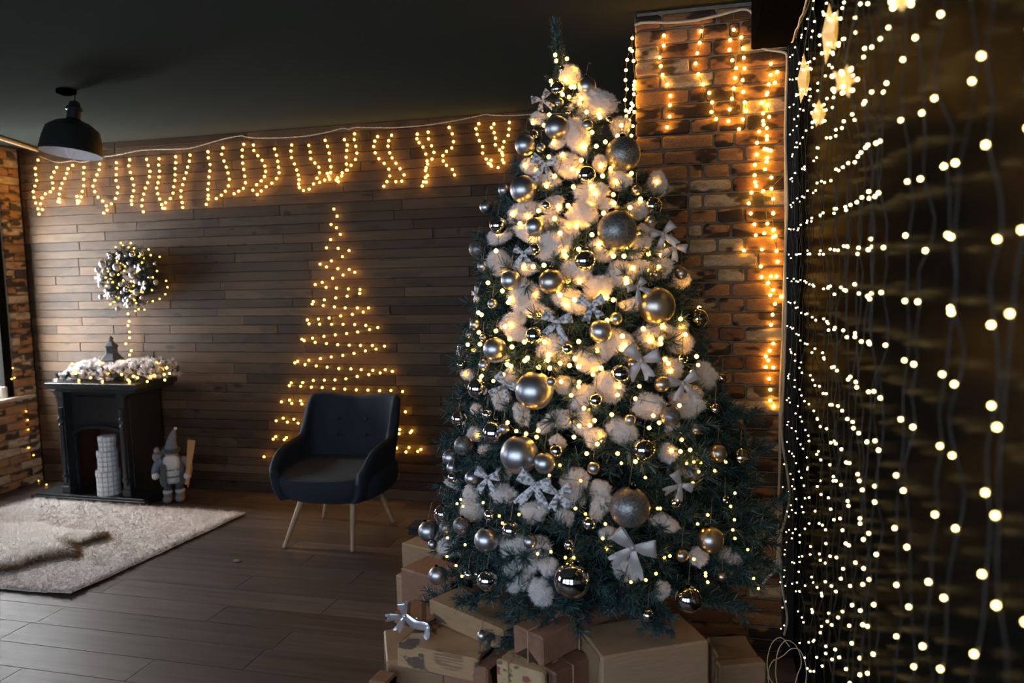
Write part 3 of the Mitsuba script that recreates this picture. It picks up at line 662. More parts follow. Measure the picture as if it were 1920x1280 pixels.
t = thing('candle_lantern', 'small dark metal lantern with a pagoda roof standing in the mantel garland', 'lantern')
c = np.array([on(212, 690, 1, MY + .2)[0], MY + .2, .8915]); hx = 6; LS = 1.32
def hexa(prof): return rot(lathe(np.array(prof) * LS, hx), 15)
part(t, 'base', mikit.ply(move(hexa([(.001, .0), (.062, .0), (.062, .018), (.052, .026), (.001, .026)]), c), 'lantern_metal'))
for i in range(hx):
    a = math.radians(15 + 60 * i); q = c + [.062 * math.cos(a), .062 * math.sin(a), 0]
    part(t, 'post', mikit.ply(box(q + [-.006, -.006, .028], q + [.006, .006, .138]), 'lantern_metal'))
    a2 = math.radians(75 + 60 * i); p0, p1 = [c + [.058 * math.cos(x), .058 * math.sin(x), 0] for x in (a, a2)]
    part(t, 'glass_pane', mikit.ply(TM([p0 + [0, 0, .035], p1 + [0, 0, .035], p1 + [0, 0, .137], p0 + [0, 0, .137]], [[0, 1, 2], [0, 2, 3]]), 'lantern_glass'))
part(t, 'candle', mikit.ply(move(lathe([(.001, .035), (.032, .035), (.032, .10), (.001, .10)], 20), c), 'wax', smooth=40))
part(t, 'roof', mikit.ply(move(hexa([(.001, .104), (.070, .104), (.070, .110), (.036, .146), (.034, .150), (.034, .180), (.040, .184), (.040, .190), (.014, .212), (.010, .222), (.015, .230), (.004, .244), (.001, .246)]), c), 'lantern_metal'))

# ------------------------------------------------------------------ wreath with its own baubles, bows and lights
WY = YB - .085
wc = on(247, 517, 1, WY); wr = float(abs(on(247, 457, 1, WY)[2] - on(247, 578, 1, WY)[2])) / 2
t = thing('wreath', 'round evergreen wreath hung on the plank wall above the fireplace', 'wreath')
nn = 900; a = g.uniform(0, 2 * math.pi, nn); rr = wr * (.62 + .27 * g.normal(0, .55, nn).clip(-1, 1)); yy = g.uniform(-.06, .045, nn)
P = np.stack([wc[0] + rr * np.cos(a), wc[1] + yy, wc[2] + rr * np.sin(a)], 1)
d = np.stack([np.cos(a) * (rr - wr * .55) * 9, -.6 + 0 * a, np.sin(a) * (rr - wr * .55) * 9], 1) + g.normal(0, .5, (nn, 3)); d /= np.linalg.norm(d, axis=1, keepdims=True)
m = needle_cloud(P, d, 12, .034, .0034, .5, g); v = np.array(m.vertices); v[:, 1] = np.minimum(v[:, 1], YB - .026)
part(t, 'needles', mikit.ply(TM(v, m.faces), 'needle'), 'dark green needles', 'stuff')
part(t, 'ring', mikit.ply(tube([wc + [wr * .62 * math.cos(x), .0, wr * .62 * math.sin(x)] for x in np.linspace(0, 2 * math.pi, 33)], .035, 8), 'wire_dark'))
wz = lambda pts: zoomed(60, 400, 6.4, pts)
t = thing('wreath_lights', 'warm fairy lights twined round the wreath above the fireplace', 'string lights')
wl = wz([(1065,355),(1185,355),(1005,405),(1160,407),(1225,418),(1400,432),(1425,500),(1285,515),(1530,522),(1115,635),(1320,590),(915,700),(1105,690),(1035,735),(1270,690),(1450,768),(1095,805),(1190,815),(1610,808),(885,770),(940,790),(970,825),(1025,895),(1625,885),(1600,970),(1220,870),(1190,935),(1325,945),(1440,920),(1530,1025),(1450,1052),(1390,1058),(1250,1075),(1230,1040),(1350,1155),(1280,1150),(1135,1115),(985,1060),(940,1090),(1040,1010),(1240,1170),(890,870),(1020,570),(1345,540),(1500,690),(1090,385)])
b = [on(px, py, 1, wc[1] - .065 + rnd.uniform(-.02, .02)) if math.hypot(px - 247, (py - 517)) < 55 else on(px, py, 1, YB - .05) for px, py in wl]
part(t, 'wire', mikit.ply(tube(smooth_path(sorted(b, key=lambda q: math.atan2(q[2] - wc[2], q[0] - wc[0])), 2), .0011, 4), 'wire_dark'))
for q in b: part(t, 'bulb', bulb(q, .0056, LW * .7, 1.0))

# ------------------------------------------------------------------ baubles: one builder for wreath and tree
BALL3, BALL4 = trimesh.creation.icosphere(3), trimesh.creation.icosphere(4)
ply_of = {}
def shared(name, mesh, mat, **k):
    if (name, mat) not in ply_of: ply_of[(name, mat)] = mikit.ply(mesh, mat, **k)
    return ply_of[(name, mat)]
CAP = lathe([(.001, 1.12), (.10, 1.12), (.16, 1.09), (.17, .965), (.17, .94)], 12)
LOOP = tube([(.10 * math.cos(a), 0, 1.19 + .10 * math.sin(a)) for a in np.linspace(0, 2 * math.pi, 11)], .018, 4)
FIN = {'s': ('silver_matte', 'matte silver', 'silver_cap'), 'm': ('silver_mirror', 'mirrored silver', 'silver_cap'), 'g': ('silver_glitter', 'glittered grey', 'silver_cap'), 'p': ('silver_satin', 'satin champagne', 'gold_cap')}
def bauble(name, c, r, fin, hang=True, tilt=0):
    k = key_of(name); mat = FIN[fin][0]
    to = T().translate([float(x) for x in c]).rotate([0, 1, 0], tilt).scale(float(r))
    big = r > .035
    part(k, 'ball', {**shared('ball4' if big else 'ball3', BALL4 if big else BALL3, mat, smooth=True), 'to_world': to})
    if hang:
        part(k, 'cap', {**shared('cap', CAP, FIN[fin][2], smooth=40), 'to_world': to})
        part(k, 'loop', {**shared('loop', LOOP, FIN[fin][2]), 'to_world': to})
    return k
def ordinal(i, n):
    if n == 1: return ''
    w = ('topmost', 'second highest', 'third highest', 'fourth highest', 'fifth highest', 'sixth highest', 'seventh highest', 'eighth highest')
    return 'lowest' if i == n - 1 else w[min(i, 7)]
def label_all(found, group):
    """found: (key, descriptor, category, py). Those of one descriptor are told apart by their order downwards."""
    by = {}
    for f in found: by.setdefault(f[1], []).append(f)
    word = ('no', 'one', 'two', 'three', 'four', 'five', 'six', 'seven', 'eight', 'nine', 'ten', 'eleven', 'twelve')
    for d, l in by.items():
        l.sort(key=lambda f: f[3])
        for i, f in enumerate(l):
            o = ordinal(i, len(l))
            tag(f[0], f[1] + (f', {o} of {word[min(len(l), 12)]}' if o else ''), f[2], group)
def clock(px, py):
    a = (math.degrees(math.atan2(px - 247, 517 - py)) + 360) % 360
    return ('top', 'upper right', 'right', 'lower right', 'bottom', 'lower left', 'left', 'upper left')[int((a + 22.5) // 45) % 8]
found = []
for (px, py, r, fin) in [(*wz([(1210,488)])[0], 6.5, 'm'), (*wz([(1130,500)])[0], 4, 's'), (*wz([(1320,478)])[0], 4.5, 'm'), (*wz([(940,490)])[0], 5.5, 'm'), (*wz([(945,530)])[0], 4.5, 'm'), (*wz([(855,605)])[0], 8, 's'), (*wz([(1022,640)])[0], 8, 's'), (*wz([(1085,600)])[0], 4, 'm'), (*wz([(928,658)])[0], 4.5, 'm'), (*wz([(870,692)])[0], 4.5, 's'), (*wz([(965,730)])[0], 4.7, 's'), (*wz([(1205,735)])[0], 6.5, 's'), (*wz([(930,815)])[0], 4.5, 'm'), (*wz([(1068,850)])[0], 4.5, 's'), (*wz([(1142,908)])[0], 7, 'm'), (*wz([(1258,945)])[0], 7, 's'), (*wz([(1205,1000)])[0], 5.5, 's'), (*wz([(1325,1010)])[0], 4.5, 's'), (*wz([(1490,828)])[0], 5, 's'), (*wz([(1415,768)])[0], 3.8, 'm'), (*wz([(970,980)])[0], 7, 'm'), (*wz([(835,1000)])[0], 5.5, 's'), (*wz([(1030,1145)])[0], 4.5, 's'), (*wz([(1250,815)])[0], 5, 's'), (*wz([(830,860)])[0], 5.5, 'm'), (*wz([(1090,945)])[0], 4.5, 's'), (*wz([(1165,590)])[0], 4.5, 'p'), (*wz([(1480,600)])[0], 3.5, 'm'), (*wz([(1150,1020)])[0], 5.5, 's'), (*wz([(790,675)])[0], 5.5, 's')]:
    c = on(px, py, 1, wc[1] - .075 + rnd.uniform(-.012, .012)); k = bauble('wreath_bauble', c, r * depth(c) / F_PX, fin)
    found.append((k, f'{"larger" if r > 6 else "small"} {FIN[fin][1]} bauble on the {clock(px, py)} of the wreath', 'bauble', py))
label_all(found, 'baubles on the wreath')

# bows of lace ribbon: two loops, two tails and a knot, facing -y, about 1 unit wide
def ribbon(pts, w0, curl=.0, side=None, k=5):
    p = smooth_path(pts, k); m = len(p)
    if side is None:
        t = np.gradient(p, axis=0); t /= np.linalg.norm(t, axis=1, keepdims=True) + 1e-9
        s = np.cross(t, [0, 1.0, 0]); s /= np.linalg.norm(s, axis=1, keepdims=True) + 1e-9
    else: s = np.tile(np.asarray(side, float) / np.linalg.norm(side), (m, 1))
    w = np.interp(np.linspace(0, 1, m), np.linspace(0, 1, len(w0)), w0)[:, None]
    rows = [p + s * w * q + np.array([0, -1.0, 0]) * (curl * (1 - (2 * q) ** 2)) * w for q in (-.5, -.25, 0, .25, .5)]
    v = np.stack(rows, 1).reshape(-1, 3); f = []
    for i in range(m - 1):
        for j in range(4):
            a = i * 5 + j; f += [[a, a + 1, a + 6], [a, a + 6, a + 5]]
    return TM(v, f)
def bow_meshes(seed):
    q = np.random.default_rng(seed); j = lambda s=.03: q.normal(0, s)
    o = []
    for s in (-1, 1):
        up = .16 + j(.07); L = .50 + j(.03)
        o.append(('loop', ribbon([(0, -.02, 0), (s * L * .45, -.10, up * .5), (s * L * .9, -.09, up), (s * L, -.01, up * 1.05), (s * L * .85, .06, up * .9), (s * L * .4, .05, up * .4), (0, .02, 0)], [.10, .27, .38, .40, .36, .22, .10], .10, (-up, 0, s * L))))
    for s in (-1, 1):
        e = .58 + j(.06); d = .30 + j(.06)
        m = ribbon([(0, -.01, 0), (s * d * .35, -.05, -e * .35), (s * d * .75, -.04, -e * .7), (s * d, -.06, -e)], [.10, .20, .27, .31], .08, (e, 0, s * d))
        v = np.array(m.vertices); r_ = v.reshape(-1, 5, 3); back_ = (r_[-1, 2] - r_[-6, 2]); r_[-1, 2] -= back_ * .8; r_[-2, 2] -= back_ * .35
        o.append(('tail', TM(r_.reshape(-1, 3), m.faces)))
    o.append(('knot', TM(np.array(trimesh.creation.icosphere(2).vertices) * [.07, .06, .085] + [0, -.05, 0], trimesh.creation.icosphere(2).faces)))
    return o
BOWS = [bow_meshes(s) for s in range(4)]
def bow(name, c, width, mat='lace', tilt=0, yaw=0, v=0):
    k = key_of(name)
    to = T().translate([float(x) for x in c]).rotate([0, 0, 1], yaw).rotate([0, 1, 0], tilt).scale(float(width))
    for i, (nm, m) in enumerate(BOWS[v % 4]):
        part(k, nm, {**shared(f'bow{v % 4}_{i}', m, mat, smooth=True), 'to_world': to})
    return k
found = []
for (px, py, w, tilt) in [(*wz([(1040,500)])[0], 16, 20), (*wz([(1270,640)])[0], 19, -15), (*wz([(1330,860)])[0], 24, -10), (*wz([(810,770)])[0], 20, 60), (*wz([(905,960)])[0], 20, 30), (*wz([(1130,1060)])[0], 20, 5)]:
    c = on(px, py, 1, wc[1] - .10); k = bow('wreath_bow', c, w * depth(c) / F_PX * .85, 'satin_ribbon', tilt, -12, int(px))
    found.append((k, f'pale ribbon bow tied to the {clock(px, py)} of the wreath', 'bow', py))
label_all(found, 'bows on the wreath')

# ------------------------------------------------------------------ armchair
t = thing('armchair', 'dark navy wing armchair with splayed wooden legs in front of the light tree', 'armchair')
A0 = np.array([-2.258, 4.035, 0]); AW = .335        # middle of the seat front, half width at the seat
def to_chair(m): return move(rot(m, 1), A0)
# plan curve from left front round the back to right front; each station: x, y, rim height, lean outwards
st = [(-.285, -.03, .458, .00), (-.306, -.005, .488, .00), (-.320, .05, .532, .00), (-.328, .13, .566, .005), (-.332, .26, .582, .01), (-.332, .38, .592, .012), (-.332, .435, .66, .018), (-.331, .485, .765, .03), (-.318, .530, .828, .04), (-.25, .560, .835, .05), (-.12, .578, .822, .055), (0, .585, .815, .06)]
st = st + [(-x, y, zz, l) for x, y, zz, l in st[-2::-1]]
S = np.array(st); tt = np.linspace(0, 1, len(S)); N = 97
from scipy.interpolate import PchipInterpolator
S2 = PchipInterpolator(tt, S)(np.linspace(0, 1, N))
outer, inner = [], []
H = 9
for i in range(N):
    x, y, zt, l = S2[i]
    n2 = np.array([x, (y - .28) * .9]); n2 /= np.linalg.norm(n2) + 1e-9
    bx, by = x * .82, .05 + (y - .05) * .80
    col_o, col_i = [], []
    th = .052 + .018 * (zt - .5)
    for h in np.linspace(0, 1, H):
        zz = .30 + (zt - .30) * h; w = h ** .62
        px_, py_ = bx + (x - bx) * w, by + (y - by) * w
        o = l * max(0, (zz - .45)) / .4
        px_ += 0 if abs(x) < .25 else np.sign(x) * .010 * math.sin(h * math.pi); py_ += o
        col_o.append((px_, py_, zz)); col_i.append((px_ - n2[0] * th, py_ - n2[1] * th, zz))
    top_ = [((col_o[-1][0] * (1 - a) + col_i[-1][0] * a), (col_o[-1][1] * (1 - a) + col_i[-1][1] * a), zt + .026 * math.sin(a * math.pi)) for a in (.2, .5, .8)]
    outer.append(col_o + top_ + col_i[::-1])
V = np.array(outer); n_, k_ = V.shape[:2]; f = []
for i in range(n_ - 1):
    for j in range(k_ - 1):
        a, b_, c_, d_ = i * k_ + j, (i + 1) * k_ + j, (i + 1) * k_ + j + 1, i * k_ + j + 1
        f += [[a, b_, c_], [a, c_, d_]]
for i in (0, n_ - 1):
    for j in range(1, k_ - 1): f.append([i * k_, i * k_ + j, i * k_ + j + 1] if i == 0 else [i * k_, i * k_ + j + 1, i * k_ + j])
part(t, 'shell', mikit.ply(to_chair(TM(V.reshape(-1, 3), f)), two({'type': 'ref', 'id': 'chair_fabric'}) if False else 'chair_fabric', smooth=60))
# seat pan: a rounded body whose front lip bulges forward, under and between the arms
th = np.linspace(0, 2 * math.pi, 64, endpoint=False); ringv = []
for zz, sx, sy, oy in ((.262, .55, .55, .0), (.275, .78, .80, 0), (.30, .92, .93, -.005), (.34, 1.0, 1.0, -.012), (.39, 1.03, 1.04, -.018), (.43, 1.02, 1.03, -.018), (.455, .97, .98, -.012), (.468, .85, .87, 0), (.470, .55, .6, 0)):
    p_ = [(np.sign(math.cos(a)) * abs(math.cos(a)) ** .72 * .345 * sx, .30 + oy + np.sign(math.sin(a)) * abs(math.sin(a)) ** .72 * .325 * sy, zz - .018 * (1 if zz > .45 else 0) * math.cos(min(1.5, abs(a - 1.5 * math.pi)))) for a in th]
    ringv.append(p_)
RV = np.array(ringv); f = []
for i in range(len(RV) - 1):
    for j in range(64):
        k = (j + 1) % 64; f += [[i * 64 + j, i * 64 + k, (i + 1) * 64 + k], [i * 64 + j, (i + 1) * 64 + k, (i + 1) * 64 + j]]
nv = len(RV) * 64; vv = np.vstack([RV.reshape(-1, 3), [[0, .3, .262], [0, .3, .470]]])
f += [[nv, (j + 1) % 64, j] for j in range(64)] + [[nv + 1, nv - 64 + j, nv - 64 + (j + 1) % 64] for j in range(64)]
part(t, 'seat', mikit.ply(to_chair(TM(vv, f)), 'chair_fabric', smooth=50))
for x_, z_ in ((-.1, .70), (.1, .70), (-.1, .60), (.1, .60)):
    part(t, 'button', mikit.ply(to_chair(move(TM(np.array(trimesh.creation.icosphere(2).vertices) * [.012, .006, .012], trimesh.creation.icosphere(2).faces), (x_, .475 + .25 * (z_ - .6), z_))), 'chair_fabric', smooth=True))
part(t, 'under_frame', mikit.ply(to_chair(cat(box((-.20, .12, .250), (.20, .16, .278), .004), box((-.20, .47, .250), (.20, .51, .278), .004), box((-.19, .14, .250), (-.15, .49, .278), .004), box((.15, .14, .250), (.19, .49, .278), .004))), 'leg_wood'))
for (fx, fy), (tx_, ty_) in (((-2.500, 4.039), (-.175, .125)), ((-2.060, 4.060), (.165, .125)), ((-2.034, 4.615), (.165, .485)), ((-2.542, 4.612), (-.175, .485))):
    tp = A0 + [tx_, ty_, .272]; p_ = [np.array([fx, fy, .001]) * (1 - a) + tp * a for a in (0, .1, .5, .9, 1)]
    part(t, 'leg', mikit.ply(tube(p_, np.array([.011, .0125, .016, .019, .019]), 12), 'leg_wood', smooth=50))

# ------------------------------------------------------------------ rug and sheepskin
rc = np.array([[-5.16, 3.175], [-3.235, 3.175], [-3.115, 4.555], [-4.93, 4.585]])
t = thing('rug', 'cream shaggy rug lying on the dark floor in front of the fireplace', 'rug')
def quad(u, v, c=rc): return (1 - u)[:, None] * (1 - v)[:, None] * c[0] + u[:, None] * (1 - v)[:, None] * c[1] + u[:, None] * v[:, None] * c[2] + (1 - u)[:, None] * v[:, None] * c[3]
nu, nv_ = 90, 70
uu, vv_ = np.meshgrid(np.linspace(0, 1, nu), np.linspace(0, 1, nv_)); P2 = quad(uu.ravel(), vv_.ravel())
edge = np.minimum(np.minimum(uu, 1 - uu), np.minimum(vv_, 1 - vv_)).ravel()
wav = .010 * np.exp(-((P2[:, 0] + 3.25) ** 2 + (P2[:, 1] - 3.19) ** 2) / .02)
zz = .006 + .014 * np.clip(edge / .015, 0, 1) + .006 * meshkit.fbm(np.c_[P2 * 22, P2[:, :1] * 0], 3) + wav
P2 = P2 + .012 * (meshkit.fbm(np.c_[P2 * 5, P2[:, :1] * 0 + 4], 2)[:, None] - .5)
f = []
for j in range(nv_ - 1):
    for i in range(nu - 1):
        a = j * nu + i; f += [[a, a + 1, a + nu + 1], [a, a + nu + 1, a + nu]]
part(t, 'backing', mikit.ply(TM(np.c_[P2, zz], f), 'rug_wool', smooth=True))
n = 62000; u, v = g.uniform(0, 1, n), g.uniform(0, 1, n) ; p2 = quad(u, v)
keep = np.ones(n, bool)
d = np.stack([g.normal(0, .7, n), g.normal(0, .7, n) - .15, np.full(n, .75)], 1)
cl = meshkit.fbm(np.c_[p2 * 16, np.zeros(n)], 3, 4); d[:, 0] += (cl - .5) * 3; d[:, 1] += (meshkit.fbm(np.c_[p2 * 16, np.ones(n) * 9], 3, 4) - .5) * 3
d /= np.linalg.norm(d, axis=1, keepdims=True); d[:, 2] = np.abs(d[:, 2])
base = np.c_[p2, np.full(n, .014) + .010 * np.exp(-((p2[:, 0] + 3.25) ** 2 + (p2[:, 1] - 3.19) ** 2) / .02)]
s = np.cross(d, [0, 0, 1.0]); s /= np.linalg.norm(s, axis=1, keepdims=True) + 1e-9
L = g.uniform(.016, .028, n)[:, None]
vv = np.stack([base - s * .0035, base + s * .0035, base + d * L], 1).reshape(-1, 3)
part(t, 'pile', mikit.ply(TM(vv, np.arange(3 * n).reshape(-1, 3)), 'rug_wool'), None, 'stuff')

t = thing('sheepskin', 'white sheepskin with a brown fringe thrown on the cream rug', 'sheepskin')
sk = np.array([on(px, py, 2, .03)[:2] for px, py in ((-190,985),(-60,984),(0,983),(25,990),(55,987),(78,985),(92,992),(125,998),(170,1002),(203,1005),(196,1012),(160,1020),(138,1024),(150,1036),(143,1046),(120,1045),(90,1050),(50,1062),(15,1072),(-40,1080),(-150,1085),(-260,1060),(-250,1010))])
poly = Polygon(sk).buffer(0)
from shapely import contains_xy, points as shp_points
lo, hi = sk.min(0), sk.max(0); q = g.uniform(lo, hi, (160000, 2)); q = q[contains_xy(poly, q[:, 0], q[:, 1])][:34000]
dist = np.array(poly.exterior.distance(shp_points(q)))
n = len(q); hgt = .03 + .035 * np.clip(dist / .12, 0, 1)
c0 = sk.mean(0); outv = q - c0; outv /= np.linalg.norm(outv, axis=1, keepdims=True)
w = np.clip(1 - dist / .10, 0, 1)[:, None]
d = np.c_[outv * (w * 1.3) + g.normal(0, .45, (n, 2)) + (meshkit.fbm(np.c_[q * 12, np.zeros(n)], 2, 8)[:, None] - .5) * 2.4 * [1, -.6], np.full(n, .55)]; d /= np.linalg.norm(d, axis=1, keepdims=True)
base = np.c_[q, hgt]; L = g.uniform(.03, .06, n)[:, None]; s = np.cross(d, [0, 0, 1.0]); s /= np.linalg.norm(s, axis=1, keepdims=True)
mid = base + d * L * .6; tip = base + d * L + [0, 0, -.012]
tip[:, 2] = np.maximum(tip[:, 2], .022)
vv = np.stack([base - s * .003, base + s * .003, mid + s * .002, mid - s * .002, tip], 1).reshape(-1, 3)
i = np.arange(n)[:, None] * 5; ff = np.vstack([i + [0, 1, 2], i + [0, 2, 3], i + [3, 2, 4]])
near = (q[:, 1] < c0[1] + .05) | (q[:, 0] > -3.75)
br = np.clip(1.35 - dist / .062, 0, 1) * near
white, brown = np.array([.97, .95, .92]), np.array([.17, .10, .045])
col = white * (1 - br[:, None]) + brown * br[:, None]; tipc = white * (1 - (br * .9)[:, None]) + np.array([.30, .20, .10]) * (br * .9)[:, None]
cols = np.stack([col, col, col, col, tipc], 1).reshape(-1, 3)
part(t, 'wool', mikit.ply(TM(vv, ff), 'fur', color=cols), None, 'stuff')
hm = trimesh.creation.extrude_polygon(poly.buffer(-.03), .02, engine='earcut')
part(t, 'hide', mikit.ply(move(hm, (0, 0, .018)), 'rug_wool'))

# ------------------------------------------------------------------ gnome figure, window sill things, scrap
t = thing('gnome_figurine', 'bearded gnome figure in a pointed grey hat holding wooden skis beside the fireplace', 'figurine')
G0 = np.array([-3.835, 4.762, 0])
def gn(m): return move(rot(m, 33), G0)
def ell(c, r, amp=.0, seed=1, sub=3): return move(blob(r[0], r[1], r[2], amp, 2.5, seed, sub), c)
for s in (-1, 1):
    part(t, 'boot', mikit.ply(gn(cat(ell((s * .042, -.028, .028), (.034, .05, .028), .08, s + 3), ell((s * .042, .005, .05), (.03, .032, .03), .08, s + 5))), 'boot_fur', smooth=True))
    part(t, 'boot_cuff', mikit.ply(gn(move(lathe([(.024, .062), (.034, .066), (.034, .084), (.024, .088)], 16), (s * .042, .004, 0))), 'knit_white', smooth=40))
    part(t, 'leg', mikit.ply(gn(tube([(s * .042, .004, .08), (s * .036, .006, .17)], np.array([.024, .036]), 12)), 'felt_dark', smooth=50))
part(t, 'torso', mikit.ply(gn(lathe([(.001, .145), (.066, .148), (.080, .17), (.082, .22), (.074, .28), (.055, .325), (.03, .345), (.001, .35)], 24)), 'knit_white', smooth=50), 'white knitted jumper')
jk = lathe([(.086, .135), (.092, .17), (.090, .22), (.082, .28), (.062, .33), (.04, .345)], 32)
vj = np.array(jk.vertices); fj = [q for q in jk.faces if not ((vj[q][:, 1] < -.035).all() and (np.abs(vj[q][:, 0]) < .06).all())]
part(t, 'jacket', mikit.ply(gn(TM(vj, fj)), two(principled((.10, .115, .14), .95)), smooth=50), 'open grey jacket')
part(t, 'jumper_stripe', mikit.ply(gn(move(lathe([(.0835, .195), (.0845, .200), (.0835, .205)], 32), (0, -.001, 0))), 'felt_dark'))
part(t, 'jumper_stripe', mikit.ply(gn(move(lathe([(.0795, .245), (.0800, .249), (.0785, .253)], 32), (0, -.001, 0))), 'felt_dark'))
for s in (-1, 1):
    el = (s * .115, -.02, .235); hd = (s * .105, -.075, .205) if s > 0 else (s * .108, -.055, .22)
    part(t, 'arm', mikit.ply(gn(tube(smooth_path([(s * .062, 0, .315), (s * .10, -.005, .285), el, hd], 4), .026, 12)), 'felt_grey', smooth=50))
    part(t, 'mitten', mikit.ply(gn(ell((hd[0], hd[1] - .012, hd[2] - .006), (.026, .026, .024), .05, 9)), 'knit_white', smooth=True))
part(t, 'head', mikit.ply(gn(ell((0, -.012, .362), (.046, .044, .046), 0)), 'skin', smooth=True))
part(t, 'nose', mikit.ply(gn(ell((0, -.060, .358), (.013, .013, .012), 0)), 'skin', smooth=True))
for s in (-1, 1): part(t, 'eye', mikit.ply(gn(ell((s * .017, -.053, .372), (.005, .004, .006), 0, 1, 2)), BLK, smooth=True))
bp = np.array([(x, -.05 - .018 * math.cos(x / .055 * 1.5) + yj, zz) for x, yj, zz in zip(g.uniform(-.05, .05, 900), g.uniform(-.008, .01, 900), g.uniform(.27, .348, 900))])
part(t, 'beard', mikit.ply(gn(cat(ell((0, -.055, .300), (.052, .026, .062), .12, 4), needle_cloud(bp, np.tile([0, -.25, -1.0], (900, 1)), 2, .03, .003, .35, g))), 'beard_white'))
part(t, 'moustache', mikit.ply(gn(cat(ell((-.02, -.066, .342), (.024, .012, .010), .1, 2), ell((.02, -.066, .342), (.024, .012, .010), .1, 3))), 'beard_white', smooth=True))
part(t, 'hat', mikit.ply(gn(tube(smooth_path([(0, -.01, .378), (0, -.008, .40), (.005, 0, .45), (.018, .01, .50), (.03, .012, .530)], 4), np.linspace(.058, .008, 17) ** 1.0, 20)), 'felt_grey', smooth=60))
part(t, 'hat_brim', mikit.ply(gn(move(rot(lathe([(.045, -.014), (.060, -.016), (.066, 0), (.060, .016), (.045, .014), (.045, -.014)], 24), 8, (1, 0, 0)), (0, -.010, .388))), 'felt_green', smooth=60))
part(t, 'pompom', mikit.ply(gn(ell((.036, .012, .538), (.011, .011, .011), .2, 5)), 'beard_white', smooth=True))
for k in range(2):
    part(t, 'ski', mikit.ply(gn(move(rot(box((-.014, -.004, -.165), (.014, .004, .165), .002), 6 + k * 5, (0, 1, 0)), (.118 + .012 * k, -.088 - .010 * k, .30))), 'ski_wood'))
part(t, 'ski_pole', mikit.ply(gn(tube([(.105, -.105, .12), (.165, -.095, .46)], .004, 6)), 'ski_wood'))
part(t, 'scarf', mikit.ply(gn(box((-.068, -.094, .135), (-.036, -.084, .30), .004)), 'felt_green'), 'dark green scarf end')
part(t, 'sack', mikit.ply(gn(cat(ell((-.095, .05, .33), (.04, .035, .045), .15, 6), ell((-.10, .03, .385), (.022, .02, .022), .2, 7))), 'boot_fur', smooth=True))

SILL = .7335
c = on(24, 736, 2, SILL)
t = thing('pillar_candle', 'thick white pillar candle standing on the window sill in the corner', 'candle')
part(t, 'wax', mikit.ply(move(lathe([(.001, 0), (.048, 0), (.048, .085), (.042, .092), (.03, .084), (.001, .082)], 28), (XL - .06, 4.80, SILL)), 'wax', smooth=40))
part(t, 'wick', mikit.ply(tube([(XL - .06, 4.80, SILL + .08), (XL - .058, 4.80, SILL + .098)], .0015, 5), 'wire_dark'))
for i, (x, y, r, lab) in enumerate(((-.15, 4.66, .075, 'fluffy white cotton tuft behind the candle on the window sill'), (-.10, 4.585, .06, 'white cotton tuft at the left picture edge on the window sill'), (-.085, 4.925, .035, 'small white cotton tuft between the candle and the brick jamb'))):
    k = thing('sill_cotton', lab, 'cotton')
    part(k, 'fluff', mikit.ply(move(blob(r, r * .9, r * .72, .32, 2.2, 20 + i, 4), (XL + x, y, SILL + r * .55)), 'cotton', smooth=True))
t = thing('window_lights', 'fairy light string trailing round the dark window frame and down the brick wall', 'string lights')
def on_left(px, py, dx=.02): return on(px, py, 0, XL + dx)
Z4 = lambda p: zoomed(0, 260, 5.333, p)
wst = [Z4([(5,640),(20,700),(8,712),(20,800),(25,950),(70,952),(80,1028),(35,1080),(25,1160)]), [(2,440),(13,437),(15,453),(6,462),(2,505),(13,504),(20,518),(2,530),(16,563),(17,585),(20,627),(18,647),(19,647)], [(24,690),(22,710),(27,708)], [(49,771),(52,787),(53,805),(54,839),(63,853)], [(72,901),(87,908)]]
for s in wst:
    b = [on_left(p[0], p[1], -.13 if p[1] < 700 and p[0] < 22 else .012) for p in s]
    if s[0][1] > 890: b = [on(p[0], p[1], 2, .012) for p in s]
    strand(t, smooth_path(b, 3) if len(b) > 2 else b, b, .0012, .0055, LW * .5, .8)
t = thing('cotton_scrap', 'tiny grey scrap of fluff lying alone on the dark floor', 'scrap')
scene[part(t, 'fluff', {})] = mikit.ply(move(blob(.022, .012, .007, .4, 3, 31, 2), on(444, 1051, 2, .006)), 'boot_fur', smooth=True)
# ------------------------------------------------------------------ Christmas tree
YT = 2.62
prof_px = [(42, 1041, 4), (75, 1043, 8), (100, 1049, 16), (125, 1056, 32), (150, 1062, 44), (200, 1070, 68), (250, 1078, 98), (300, 1082, 122), (350, 1083, 152), (400, 1083, 175), (450, 1083, 192), (500, 1083, 200), (550, 1085, 206), (600, 1088, 216), (650, 1094, 230), (700, 1104, 246), (750, 1113, 264), (800, 1118, 278), (850, 1123, 288), (900, 1125, 297), (950, 1127, 304), (1000, 1126, 312), (1050, 1125, 316), (1100, 1122, 312), (1150, 1118, 296), (1200, 1112, 262)]
pz_, px_c, pr_ = [], [], []
for y, cx, hw in prof_px:
    q = on(cx, y, 1, YT); pz_.append(q[2]); px_c.append(q[0]); pr_.append(hw * depth(q) / F_PX)
pz_, px_c, pr_ = [np.array(a[::-1]) for a in (pz_, px_c, pr_)]
def t_r(z): return np.interp(z, pz_, pr_)
def t_x(z): return np.interp(z, pz_, px_c)
def on_tree(px, py, s=.97):
    d = ray(px, py); best = None
    for Y in np.linspace(1.75, YT, 240):
        p = EYE + d * (Y - EYE[1]) / d[1]
        e = math.hypot(p[0] - t_x(p[2]), p[1] - YT) / max(t_r(p[2]) * s, 1e-3)
        if e <= 1: return p
        if best is None or e < best[0]: best = (e, p)
    return best[1]
def near_tree(p, push):
    """pushed towards the viewer along its line of sight"""
    d = p - EYE; return EYE + d * (1 - push / np.linalg.norm(d))

